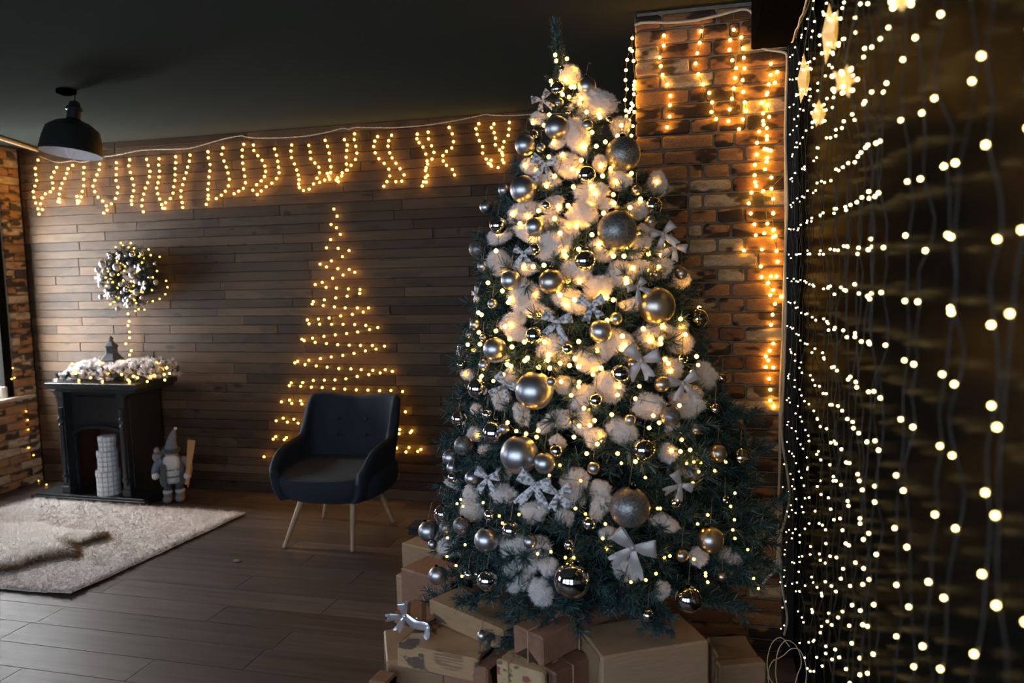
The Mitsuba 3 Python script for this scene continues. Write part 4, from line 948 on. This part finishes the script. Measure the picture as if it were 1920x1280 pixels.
g = np.random.default_rng(21)
def branch_proto(seed, length=.30, nt=6):
    q = np.random.default_rng(seed); stems = []
    s0 = smooth_path([(0, 0, 0), (length * .5, 0, -.012), (length, 0, .012)], 6); stems.append(s0)
    for i in range(nt):
        a = s0[int(len(s0) * (.10 + .78 * i / nt))]; sg = 1 if i % 2 else -1; l = q.uniform(.09, .14) * (1 - .35 * i / nt)
        e = a + np.array([l * .75, sg * l * .72, q.normal(0, .02)]); stems.append(smooth_path([a, (a + e) / 2 + [0, 0, -.004], e], 4))
    C, D = [], []
    for s in stems:
        L = np.linalg.norm(np.diff(s, axis=0), axis=1).sum(); n = int(L * 150)
        u = np.linspace(.02, 1, n) * (len(s) - 1); i = np.minimum(u.astype(int), len(s) - 2); fr = (u - i)[:, None]
        C.append(s[i] * (1 - fr) + s[i + 1] * fr); t = s[i + 1] - s[i]; D.append(t / np.linalg.norm(t, axis=1, keepdims=True))
    C, D = np.vstack(C), np.vstack(D)
    return needle_cloud(C, D * .75, 7, .036, .0031, .8, q), cat(*[tube(s, np.linspace(.0035, .0015, len(s)), 4) for s in stems])
PRO = [branch_proto(s) for s in range(6)]
for i, (m, s) in enumerate(PRO):
    scene[f'branch_form_{i}'] = {'type': 'shapegroup', 'needles': mikit.ply(m, 'needle')}
t = thing('christmas_tree', 'tall bushy artificial Christmas tree with dark green needles before the brick pillar', 'christmas tree')
ztop = pz_[-1]
zz = np.linspace(.05, ztop - .16, 24)
part(t, 'trunk', mikit.ply(tube([(t_x(z), YT, z) for z in zz], np.linspace(.026, .006, 24), 10), 'bark'))
part(t, 'stand', mikit.ply(cat(*[tube([(t_x(.1), YT, .12), (t_x(.1) + .25 * math.cos(a), YT + .25 * math.sin(a), .012)], .012, 6) for a in (.5, 2.6, 4.7)]), 'black_metal'))
def frame(x, zc, org, sc):
    x = x / np.linalg.norm(x); y = np.cross([0, 0, 1.0], x); y /= np.linalg.norm(y) + 1e-9; z_ = np.cross(x, y)
    c = g.uniform(-.6, .6); y, z_ = y * math.cos(c) + z_ * math.sin(c), z_ * math.cos(c) - y * math.sin(c)
    M = np.eye(4); M[:3, 0], M[:3, 1], M[:3, 2], M[:3, 3] = x * sc, y * sc, z_ * sc, org
    return T(M)
NB, made = 300, 0
zc_all = []
# height drawn in proportion to the radius
zs_ = np.linspace(.64, ztop - .17, 400); cdf = np.cumsum(t_r(zs_) + .03); cdf /= cdf[-1]
def tip_dir(a, z, el):
    return np.array([math.cos(a) * math.cos(el), math.sin(a) * math.cos(el), math.sin(el)])
sticks = []
for i in range(NB):
    z = float(np.interp((i + .5) / NB, cdf, zs_)); a = -math.pi / 2 + ((i * 2.399963) % (2 * math.pi) - math.pi) * .74 + g.normal(0, .08)
    r = float(t_r(z)); top_f = float(np.clip((ztop - z) / 1.2, 0, 1)); el = -.18 * top_f + .30 * (1 - top_f) + g.normal(0, .12)
    sc = float(np.clip(r / .42, .38, 1.05)) * g.uniform(.85, 1.1); d = tip_dir(a, z, el); R_ = r * g.uniform(.84, 1.04)
    tip = np.array([t_x(z) + R_ * math.cos(a), YT + R_ * math.sin(a), z]); org = tip - d * .30 * sc
    if org[0] > .22: continue
    part(t, 'branch', {'type': 'instance', 'shapegroup': {'type': 'ref', 'id': f'branch_form_{i % 6}'}, 'to_world': frame(d, z, org, sc)})
    sticks.append(tube([(t_x(z), YT, min(z + .10 * r, ztop - .2)), org, org + d * .2 * sc], np.array([.006, .004, .0025]), 5))
part(t, 'branch_stem', mikit.ply(cat(*sticks), 'bark'), None, 'stuff')
ms = []
def place_m(m, fr): return trimesh.transform_points(np.array(m.vertices), np.array(fr.matrix, float))
vs_, fs_, o = [], [], 0
def inner(z, a, rr, sc, el, k):
    global o
    d = tip_dir(a, z, el); tip = np.array([t_x(z) + rr * math.cos(a), YT + rr * math.sin(a), z]); m = PRO[k][0]
    v = place_m(m, frame(d, z, tip - d * .3 * sc, sc))
    if v[:, 0].max() > XC - .03 or v[:, 1].max() > PY - .05 and v[:, 0].max() > PX0 - .02 : return
    vs_.append(v); fs_.append(np.array(m.faces) + o); o += len(v)
for i in range(330):
    z = float(np.interp(g.uniform(), cdf, zs_)); a = g.uniform(0, 2 * math.pi); r = float(t_r(z))
    inner(z, a, r * g.uniform(.45, .86), float(np.clip(r / .42, .35, 1.0)), g.normal(-.1, .2), i % 6)
for i in range(14):
    z = ztop - .21 + .012 * i; inner(z, i * 2.4, .045 - .0022 * i, .20, 1.0, i % 6)
part(t, 'inner_branches', mikit.ply(TM(np.vstack(vs_), np.vstack(fs_)), 'needle'), None, 'stuff')
q = needle_cloud(np.array([[t_x(z), YT, z] for z in np.linspace(ztop - .20, ztop - .012, 70)]), np.tile([0, 0, 1.0], (70, 1)), 9, .034, .0026, .62, g)
part(t, 'leader', mikit.ply(q, 'needle'), 'tip shoot standing up at the top')
for k, (px0, py0, px1, py1) in enumerate([(1330, 770, 1432, 775), (1340, 860, 1440, 830), (1300, 700, 1322, 620), (905, 1150, 800, 1112), (990, 1120, 905, 1205), (1020, 1130, 935, 1222), (1230, 1060, 1228, 1195), (1215, 1070, 1238, 1190), (1300, 1080, 1415, 1150), (1330, 940, 1450, 975), (1330, 1010, 1448, 1060), (1060, 1110, 1010, 1180), (1140, 1110, 1190, 1140)]):
    p1 = on_tree(px1, py1, .99); p0 = on_tree(px0, py0, .8) ; d = p1 - p0; n_ = np.linalg.norm(d)
    part(t, 'branch', {'type': 'instance', 'shapegroup': {'type': 'ref', 'id': f'branch_form_{k % 6}'}, 'to_world': frame(d, 0, p0, n_ / .31)})

# ------------------------------------------------------------------ what hangs on the tree
def band(px, py):
    v = 'at the top' if py < 175 else 'very high' if py < 330 else 'high' if py < 480 else 'above centre' if py < 620 else 'at mid-height' if py < 760 else 'below centre' if py < 900 else 'low' if py < 1040 else 'very low'
    y = [p[0] for p in prof_px]; cx = np.interp(py, y, [p[1] for p in prof_px]); hw = np.interp(py, y, [p[2] for p in prof_px])
    u = (px - cx) / max(hw, 20)
    s = 'left edge' if u < -.72 else 'left side' if u < -.25 else 'middle' if u < .22 else 'right side' if u < .68 else 'right edge'
    return f"{v} on tree's {s}"
balls = [(1100,162,18,'s'),(1044,240,23,'s'),(1168,289,33,'g'),(1054,131,7,'m'),(1046,166,13,'m'),(1049,192,8,'s'),(1101,235,11,'s'),(1014,277,9,'s'),(1001,255,11,'m'),(985,272,20,'s'),(1100,328,17,'m'),(1142,225,7,'m'),(1065,211,5,'m'),
 (982,355,26,'s'),(945,356,11,'s'),(911,388,12,'s'),(934,422,17,'m'),(1003,425,18,'s'),(1024,385,9,'m'),(895,467,16,'g'),(906,499,11,'s'),(1003,467,12,'m'),(958,525,19,'s'),(1034,528,24,'p'),(1097,488,20,'m'),(924,569,10,'s'),
 (1157,431,37,'g'),(1193,357,10,'p'),(1224,386,17,'m'),(1220,415,11,'s'),(1277,512,12,'s'),(1231,515,10,'p'),(1231,573,35,'p'),
 (928,654,22,'s'),(1002,629,17,'m'),(1126,621,22,'s'),(892,608,11,'s'),(880,627,8,'s'),(906,633,7,'p'),(908,684,11,'s'),(1064,654,11,'m'),(866,684,9,'m'),(896,728,20,'m'),(1002,732,36,'s'),(1034,715,9,'s'),(861,785,15,'m'),(913,777,10,'m'),(926,811,22,'m'),(945,804,10,'s'),(869,835,18,'g'),(974,852,36,'s'),(1117,750,13,'m'),(1043,845,13,'m'),
 (1155,597,12,'s'),(1308,597,19,'m'),(1187,682,11,'p'),(1163,701,18,'m'),(1279,672,10,'m'),(1241,720,15,'p'),(1354,709,9,'m'),(1257,780,19,'g'),(1341,767,11,'m'),(1305,805,10,'s'),(1181,787,11,'s'),(1207,843,21,'m'),(1346,850,17,'p'),(1389,857,18,'m'),(1130,825,6,'p'),
 (845,857,16,'s'),(848,876,11,'s'),(849,895,10,'m'),(885,896,14,'s'),(1021,868,20,'s'),(830,963,17,'m'),(837,989,14,'g'),(866,985,17,'g'),(804,995,20,'s'),(811,1020,9,'s'),(918,966,11,'m'),(912,1012,23,'s'),(958,994,17,'m'),(994,1015,13,'s'),(1105,981,13,'m'),(1067,1020,10,'m'),(1073,1088,34,'m'),(914,1088,20,'m'),(879,1077,9,'m'),(894,1076,5,'m'),(821,1078,18,'s'),(1113,877,12,'s'),
 (1181,951,38,'g'),(1266,942,10,'m'),(1359,936,8,'m'),(1332,1012,25,'p'),(1279,1041,12,'p'),(1354,1081,9,'p'),(1291,1123,25,'m'),(1215,1153,12,'m'),(904,1191,10,'s')]
taken = []
found, hooks = [], []
for px, py, r, fin in balls:
    p = on_tree(px, py, .985); rad = r * depth(p) / F_PX
    p = near_tree(p, rad * .55)
    for _ in range(60):
        hit = [q for q in taken if np.linalg.norm(p - q[0]) < (rad + q[1]) * 1.0]
        if not hit: break
        p = near_tree(p, .008)
    rad = r * depth(p) / F_PX; taken.append((p, rad))
    k = bauble('bauble', p, rad, fin, True, g.normal(0, 12))
    size = 'huge' if r > 30 else 'large' if r >= 18 else 'medium' if r >= 12 else 'small'
    found.append((k, f'{size} {FIN[fin][1]} bauble {band(px, py)}', 'bauble', py))
    part(k, 'thread', mikit.ply(tube([p + [0, 0, rad * 1.25], p + [rad * .1, rad * .8, rad * 1.25 + .03 + rad * .4], p + [rad * .15, rad * 1.6 + .02, rad * 1.3 + .035 + rad * .4]], .0009, 4), 'wire_clear'))
label_all(found, 'baubles on the Christmas tree')

found = []
for i, (px, py, w, tilt, yaw, mat) in enumerate([(1015,186,36,-25,20,'lace'),(1022,308,50,10,5,'lace'),(982,474,38,5,-5,'lace'),(1109,573,52,-8,0,'lace'),(1044,602,54,10,6,'lace'),(948,722,48,35,20,'lace'),(862,662,30,60,-60,'lace'),(893,552,30,70,-50,'satin_ribbon'),(1244,437,46,-20,0,'satin_ribbon'),(1266,462,44,35,0,'satin_ribbon'),(1196,537,40,-30,15,'satin_ribbon'),(1203,675,68,6,0,'satin_ribbon'),(1281,718,56,-12,10,'satin_ribbon'),(915,895,48,8,-10,'lace'),(1004,908,68,12,0,'lace'),(1046,925,52,-6,8,'lace'),(1187,1026,80,20,-8,'satin_ribbon'),(1276,908,48,40,15,'satin_ribbon')]):
    p = on_tree(px, py, .99); wd = w * depth(p) / F_PX; p = near_tree(p, .028 + wd * .12)
    k = bow('bow', p, wd, mat, tilt, yaw, i)
    found.append((k, f'{"silver lace" if mat == "lace" else "pale satin"} bow {band(px, py)}', 'bow', py))
label_all(found, 'bows on the Christmas tree')

tufts = [(1068,140,15,16),(1112,197,32,22),(1162,240,15,18),(1083,257,17,28),(1065,310,22,19),(1010,222,13,9),(1045,270,12,8),(994,312,14,12),(1025,342,20,11),(1160,338,18,15),(1125,308,10,13),(1233,345,13,20),(980,398,24,14),(998,440,28,14),(937,440,19,13),(1092,403,22,20),(1035,387,18,15),(1039,462,28,22),(937,493,18,20),(983,554,24,25),(1079,508,23,23),(1070,562,28,18),(1026,416,18,10),(1107,366,25,20),(987,503,18,10),(1061,429,20,14),(1120,540,22,19),(1139,385,15,11),(1192,394,18,15),(1209,436,14,13),(1130,466,23,20),(1189,464,25,15),(1242,468,13,11),(1231,503,23,15),(1194,503,18,13),(1163,514,20,22),(1275,526,14,17),(1185,571,20,11),
 (962,604,20,14),(971,625,18,12),(1039,658,25,25),(1004,581,23,13),(940,665,20,10),(962,705,15,13),(938,747,14,17),(1058,722,18,13),(1102,675,20,20),(978,776,12,17),(1055,785,25,14),(1095,747,22,22),(1093,792,14,20),(1114,820,16,16),(1020,801,10,9),(894,769,9,11),(877,700,11,9),(894,813,14,12),(908,843,9,9),(1046,829,12,11),(891,647,10,9),
 (1215,635,22,18),(1273,640,20,20),(1255,691,18,18),(1320,705,17,23),(1140,724,22,25),(1217,762,22,20),(1285,759,25,20),(1154,640,25,18),(1166,808,22,20),(1252,848,15,14),(1276,612,11,11),(1240,612,20,8),(1262,804,11,13),(1297,735,15,12),(1130,660,16,14),(1180,660,18,14),
 (883,925,12,13),(944,926,18,17),(884,955,17,20),(857,907,17,9),(1000,960,20,17),(1078,903,20,20),(1072,934,20,15),(847,1022,23,14),(972,1030,28,25),(1014,1022,15,15),(985,1050,23,18),(1027,1062,14,15),(971,1080,21,23),(1014,1110,17,22),(945,886,12,10),(1059,969,13,15),(1288,880,18,13),(1125,918,15,15),(1124,948,14,25),(1142,1004,14,13),(1175,1066,20,20),(1310,1042,13,14),(1368,1050,16,20),(1388,1066,15,13),(1246,980,20,13),(1240,1108,11,17),(910,843,10,8)]
def fluffy(i):
    m = blob(1, 1, 1, .50, 1.7, 40 + i, 4); v = np.array(m.vertices); n = meshkit.fbm(v * 6.5 + i, 3, 60 + i) - .5
    v = v * (.88 + .42 * n)[:, None]; q = np.random.default_rng(70 + i); k = q.choice(len(v), 1500)
    d = v[k] / np.linalg.norm(v[k], axis=1, keepdims=True)
    return TM(v, m.faces), needle_cloud(v[k] * .96, d, 2, .26, .022, 1.1, q)
COT = [fluffy(i) for i in range(7)]
TL = []
found = []
for i, (px, py, a, b_) in enumerate(tufts):
    p = on_tree(px, py, .88); s = depth(p) / F_PX; p = near_tree(p, .004)
    rx, rz = a * s * 1.3, b_ * s * 1.28; ry = .55 * min(rx, rz) + .008
    k = key_of('cotton_tuft')
    to = T().translate([float(x) for x in p]).rotate([0, 1, 0], float(g.uniform(-25, 25))).scale([float(rx), float(ry), float(rz)])
    part(k, 'fluff', {**shared(f'cot{i % 7}', COT[i % 7][0], 'cotton', smooth=True), 'to_world': to})
    part(k, 'fibres', {**shared(f'fib{i % 7}', COT[i % 7][1], 'cotton'), 'to_world': to}, None, 'stuff')
    size = 'large' if max(a, b_) > 22 else 'medium' if max(a, b_) > 14 else 'small'
    found.append((k, f'{size} white cotton tuft {band(px, py)}', 'cotton', py))
    lit = 1.0 if py < 700 else .35 if py < 850 else 0
    if g.random() < lit:
        n_ = 2 if max(a, b_) > 20 and py < 700 else 1
        for _ in range(n_):
            o_ = near_tree(p, ry * g.uniform(-.2, 1.15)) + [rx * g.uniform(-.7, .7), 0, rz * g.uniform(-.8, .3)]
            TL.append((o_, 1.0))
label_all(found, 'cotton tufts on the Christmas tree')

# fairy lights in the tree
free = [(1041,103),(1043,114),(1063,110),(1033,152),(1036,160),(1071,163),(1077,163),(1067,182),(1053,175),(1110,248),(1135,266),(1174,266),(1118,274),(1095,275),(1029,294),(1073,317),(1184,325),(1201,373),(1181,389),(1216,476),(1243,459),(975,419),(1050,437),(1085,467),(957,560),(953,567),(947,612),(903,590),(897,586),(877,646),(900,645),(898,623),(1077,562),(1134,558),(1150,562),(1187,502),(1234,504),(1310,583),(1276,598),(1240,600),(1285,627),(1239,635),(1239,644),(1206,616),(1167,630),(1306,668),(1309,684),(1247,673),(1253,681),(1297,697),(1158,740),(1161,725),(1199,724),(1191,747),(1127,690),(1274,760),(1147,777),(1225,779),(1238,791),(1217,802),(1278,824),(1276,846),(1158,850),(1288,869),(1301,866),(1314,867),(1294,843),(1361,866),(1340,882),(1310,884),(1299,905),(1276,932),(1233,953),(1238,953),(1327,965),(1308,982),(1378,924),(1377,974),(1374,993),(1378,1009),(1402,1030),(1370,949),(1323,1074),(1323,1079),(1327,1091),(1413,1084),(1422,1103),(1230,1075),(1211,1087),(1183,1091),(1246,1045),(1256,1042),(1130,1009),(1137,1029),(1166,989),(1135,982),(1103,976),(1301,1048),(958,686),(989,671),(951,683),(984,676),(1050,681),(1068,685),(1085,687),(1078,672),(1112,702),(1052,715),(1086,716),(1085,724),(1071,741),(1031,690),(1010,688),(1027,675),(944,702),(925,714),(903,706),(901,709),(950,795),(968,808),(1006,819),(985,817),(1009,807),(1076,819),(1050,872),(1030,891),(1089,901),(1079,953),(864,936),(857,944),(868,949),(906,942),(973,964),(936,967),(944,982),(872,1021),(839,1008),(866,1080),(1008,1038),(1033,1034),(1060,1045),(1076,1045),(855,1060),(838,1043),(1100,850),(1086,798),(1106,797),(1115,788),(1120,832),(1095,765),(1195,860),(1165,868),(1210,895),(1090,560),(1045,545),(1020,497),(930,470),(915,530),(942,545),(1140,600),(1100,590),(1060,600),(1020,640),(985,640),(960,650),(930,620),(1085,640),(1150,480),(1110,440),(1140,410),(1170,480),(1060,480),(1000,500),(1040,410),(1065,385),(1010,395),(1075,350),(1040,330),(1110,350),(1150,365),(1090,300),(1055,290),(1130,330),(1100,210),(1090,185),(1080,225),(1125,220),(1135,195),(1115,180),(1060,150),(1075,130),(1158,255),(1165,235),(1020,235),(1030,215),(1000,295),(985,310),(1150,310)]
t = thing('tree_lights', 'warm fairy lights wound all through the Christmas tree', 'string lights')
LT = WARM * [1, .97, 1.1] * 26
pos = []
for px, py in free:
    p = near_tree(on_tree(px, py, 1.0), g.uniform(-.015, .02)); pos.append((p, 1.0))
for p, s in TL: pos.append((p, s))
pos = pos[:330]
def outside(p):
    for c, r in taken:
        if np.linalg.norm(p - c) < r + .007: p = c + (p - c) / (np.linalg.norm(p - c) + 1e-6) * (r + .009)
    return p
chain = sorted([outside(p) for p, _ in pos], key=lambda p: -p[2])
order, pool = [chain[0]], chain[1:]
while pool:
    j = min(range(len(pool)), key=lambda i: np.linalg.norm((pool[i] - order[-1]) * [1, 1, 1.6])); order.append(pool.pop(j))
seg = []
for a, b_ in zip(order[:-1], order[1:]):
    if np.linalg.norm(a - b_) < .16: seg.append(tube([a, (a + b_) / 2 + [0, .012, -.006], b_], .0009, 3, False))
part(t, 'wire', mikit.ply(cat(*seg), 'wire_dark'))
for i, q in enumerate(order):
    hi_ = .92 if q[2] > 1.1 else .7
    if i < 300: part(t, 'bulb', bulb(q, .0066 if q[2] > 1.35 else .0056 if q[2] > 1.1 else .0040, LT * hi_ * g.uniform(.7, 1.2), 2.2))
for q in order[300:]: part(t, 'bulb', bulb(q, .0046, LT, 2.2)) if False else None

# ------------------------------------------------------------------ gift boxes round the foot of the tree
def wrapped(name, label, pa, pb, zt, z0, dp, mat, tone, extra=None, skew=0.0, grow=(0, 0)):
    """A box whose front top edge runs from pixel pa to pixel pb at height zt; it goes dp back and stands on z0."""
    A, B = on(*pa, 2, zt), on(*pb, 2, zt); u = (B - A); L = np.linalg.norm(u); u /= L
    A = A - u * grow[0]; L += grow[0] + grow[1]
    n = np.array([-u[1], u[0], 0]); n = n if n[1] > 0 else -n
    h = zt - z0; k = thing(name, label, 'gift box', 'wrapped gift boxes under the tree')
    m = box((0, 0, 0.0006), (L, dp, h), .006); m = m.subdivide().subdivide(); v = np.array(m.vertices)
    c = np.array([L / 2, dp / 2, h / 2]); q = (v - c) / c
    v = v + (.0035 * (meshkit.fbm(v * 30 + L * 10, 3) - .5))[:, None] * np.sign(q) * (np.abs(q) > .9)
    v[:, 2] = np.maximum(v[:, 2], .0006)
    M = np.eye(4); M[:3, 0], M[:3, 1], M[:3, 2], M[:3, 3] = u, n, [0, 0, 1], [A[0], A[1], z0]
    W_ = lambda mm: trimesh.Trimesh(trimesh.transform_points(np.array(mm.vertices), M), mm.faces if np.linalg.det(M[:3, :3]) > 0 else np.array(mm.faces)[:, ::-1], process=False)
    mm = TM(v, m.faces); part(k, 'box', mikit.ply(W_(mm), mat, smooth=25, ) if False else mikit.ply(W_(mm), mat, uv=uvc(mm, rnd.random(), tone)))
    for xe, sg in ((0, -1), (L, 1)):        # folded end flaps
        tri = np.array([[xe, .012, h - .006], [xe, dp - .012, h - .006], [xe, dp * .5, h * .45], [xe, .012, .006], [xe, dp - .012, .006]])
        tri2 = tri + [sg * .0022, 0, 0]
        fl = TM(np.vstack([tri2, tri2]), [[0, 1, 2], [3, 4, 2], [2, 1, 0], [2, 4, 3]]); part(k, 'fold_flap', mikit.ply(W_(fl), mat, uv=uvc(fl, .5, tone * .9)))
    sm = box((L * .03, -.0012, .004), (L * .97, .0005, h * .5)); 
    if extra:
        for nm, mesh, mt, lb in extra(L, dp, h): part(k, nm, mikit.ply(W_(mesh), mt, smooth=40), lb)
    return k, W_, (L, dp, h), np.array(M)
def twine(fx, fy=None, r=.0022, knot=True):
    def go(L, dp, h):
        o = []; e = .003
        x = L * fx; o.append(('twine', tube([(x, -e, .0), (x, -e, h + e), (x, dp + e, h + e), (x, dp + e, 0)], r, 6), 'twine', 'thin brown twine'))
        if fy is not None:
            y = dp * fy; o.append(('twine', tube([(-e, y, 0), (-e, y, h + e), (L + e, y, h + e), (L + e, y, 0)], r, 6), 'twine', None))
            if knot:
                o.append(('twine_bow', cat(*[tube(smooth_path([(x, y, h + .004), (x + s * .03, y - .02, h + .03), (x + s * .05, y - .01, h + .012), (x, y, h + .006)], 4), r, 5) for s in (-1, 1)]), 'twine', None))
        return o
    return go
def back(pa, pb, pc, zt):
    """how far the top edge point seen at pc lies behind the front edge pa-pb"""
    A, B, C = [on(*p, 2, zt) for p in (pa, pb, pc)]; u = (B - A) / np.linalg.norm(B - A)
    return float(abs((C - A) @ np.array([-u[1], u[0], 0])))
wrapped('gift_box', 'kraft paper gift box farthest back at the left, under a black box', (752, 1017.5), (828, 1035), .30, .0, .22, 'kraft', .75)
A_ = on(786, 1008, 2, .30)
k = thing('gift_box', 'small black gift box lying on the farthest kraft box behind the tree', 'gift box', 'wrapped gift boxes under the tree')
part(k, 'box', mikit.ply(box(A_ + [-.075, .03, .0006], A_ + [.12, .15, .030], .004), 'black_soft'))
part(k, 'lid', mikit.ply(box(A_ + [-.080, .025, .030], A_ + [.125, .155, .042], .004), 'black_soft'))
wrapped('gift_box', 'narrow light kraft gift box peeping out left behind the brown paper box', (741, 1077), (755, 1081), .30, .0, .14, 'kraft', .95, None, 0, (0, .08))
wrapped('gift_box', 'dull brown paper gift box between the farthest kraft box and the striped box', (750, 1064), (842, 1092), .41, .0, .17, 'brown_paper', .95)
wrapped('gift_box', 'gift box in brown paper with dark stripes behind the silver ribbon bow', (726, 1153), (795, 1170), .545, .521, .14, 'striped_paper', .8)
kE, WE, (LE, DE, HE), ME = wrapped('gift_box', 'kraft gift box at the front left carrying a silver ribbon bow', (743, 1207), (850, 1228), .52, .446, .30, 'printed_kraft', .75, None, 0, (0, .08))
kk = key_of(f'{kE}__ribbon_bow'); c = on(760, 1180, 2, .52) + [0, 0, .045]
bw = cat(*[m for _, m in BOWS[1]])
scene[kk] = mikit.ply(cat(move(rot(rot(TM(np.array(bw.vertices) * .085, bw.faces), 62, (0, 1, 0)), 20), c), ribbon(smooth_path([c, c + [.04, -.01, -.02], c + [.075, -.01, -.026], c + [.09, -.05, -.045]], 3), [.02, .028, .028, .024], .1)), 'silver_ribbon', smooth=True); tag(kk, 'shiny silver ribbon bow')
wrapped('gift_box', 'large printed kraft gift box with dark lettering smudges under the tree\'s front left', (803, 1123), (941, 1181), .592, .521, back((803, 1123), (941, 1181), (849, 1087), .592), 'printed_kraft', .55)
wrapped('gift_box', 'plain kraft gift box under the bow-topped box at the bottom edge', (724, 1240), (832, 1227), .445, .0, .22, 'kraft', .62)
wrapped('gift_box', 'dark red-brown gift box at the very bottom left corner of the pile', (690, 1275), (724, 1281), .44, .0, .07, 'brown_paper', .45)
wrapped('gift_box', 'maroon paper gift box at the bottom edge below the large printed box', (829, 1230), (913, 1255), .50, .0, .18, 'brown_paper', .70)
wrapped('gift_box', 'pale gift box with a red and brown floral print under the twine-tied box', (929, 1236), (1019, 1264), .55, .0, .12, 'floral_paper', .6, twine(.28))
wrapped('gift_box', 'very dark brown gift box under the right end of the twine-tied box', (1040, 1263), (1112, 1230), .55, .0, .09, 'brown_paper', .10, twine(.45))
wrapped('gift_box', 'long brown paper gift box tied with thin twine at the front', (1016, 1196), (1168, 1121), .638, .551, back((1016, 1196), (1168, 1121), (957.5, 1172), .638), 'brown_paper', .62, twine(.42, .45))
wrapped('gift_box', 'large plain kraft gift box at the front right of the pile', (1128, 1232), (1330, 1200), .60, .0, back((1128, 1232), (1330, 1200), (1325, 1139), .60), 'kraft', .55)
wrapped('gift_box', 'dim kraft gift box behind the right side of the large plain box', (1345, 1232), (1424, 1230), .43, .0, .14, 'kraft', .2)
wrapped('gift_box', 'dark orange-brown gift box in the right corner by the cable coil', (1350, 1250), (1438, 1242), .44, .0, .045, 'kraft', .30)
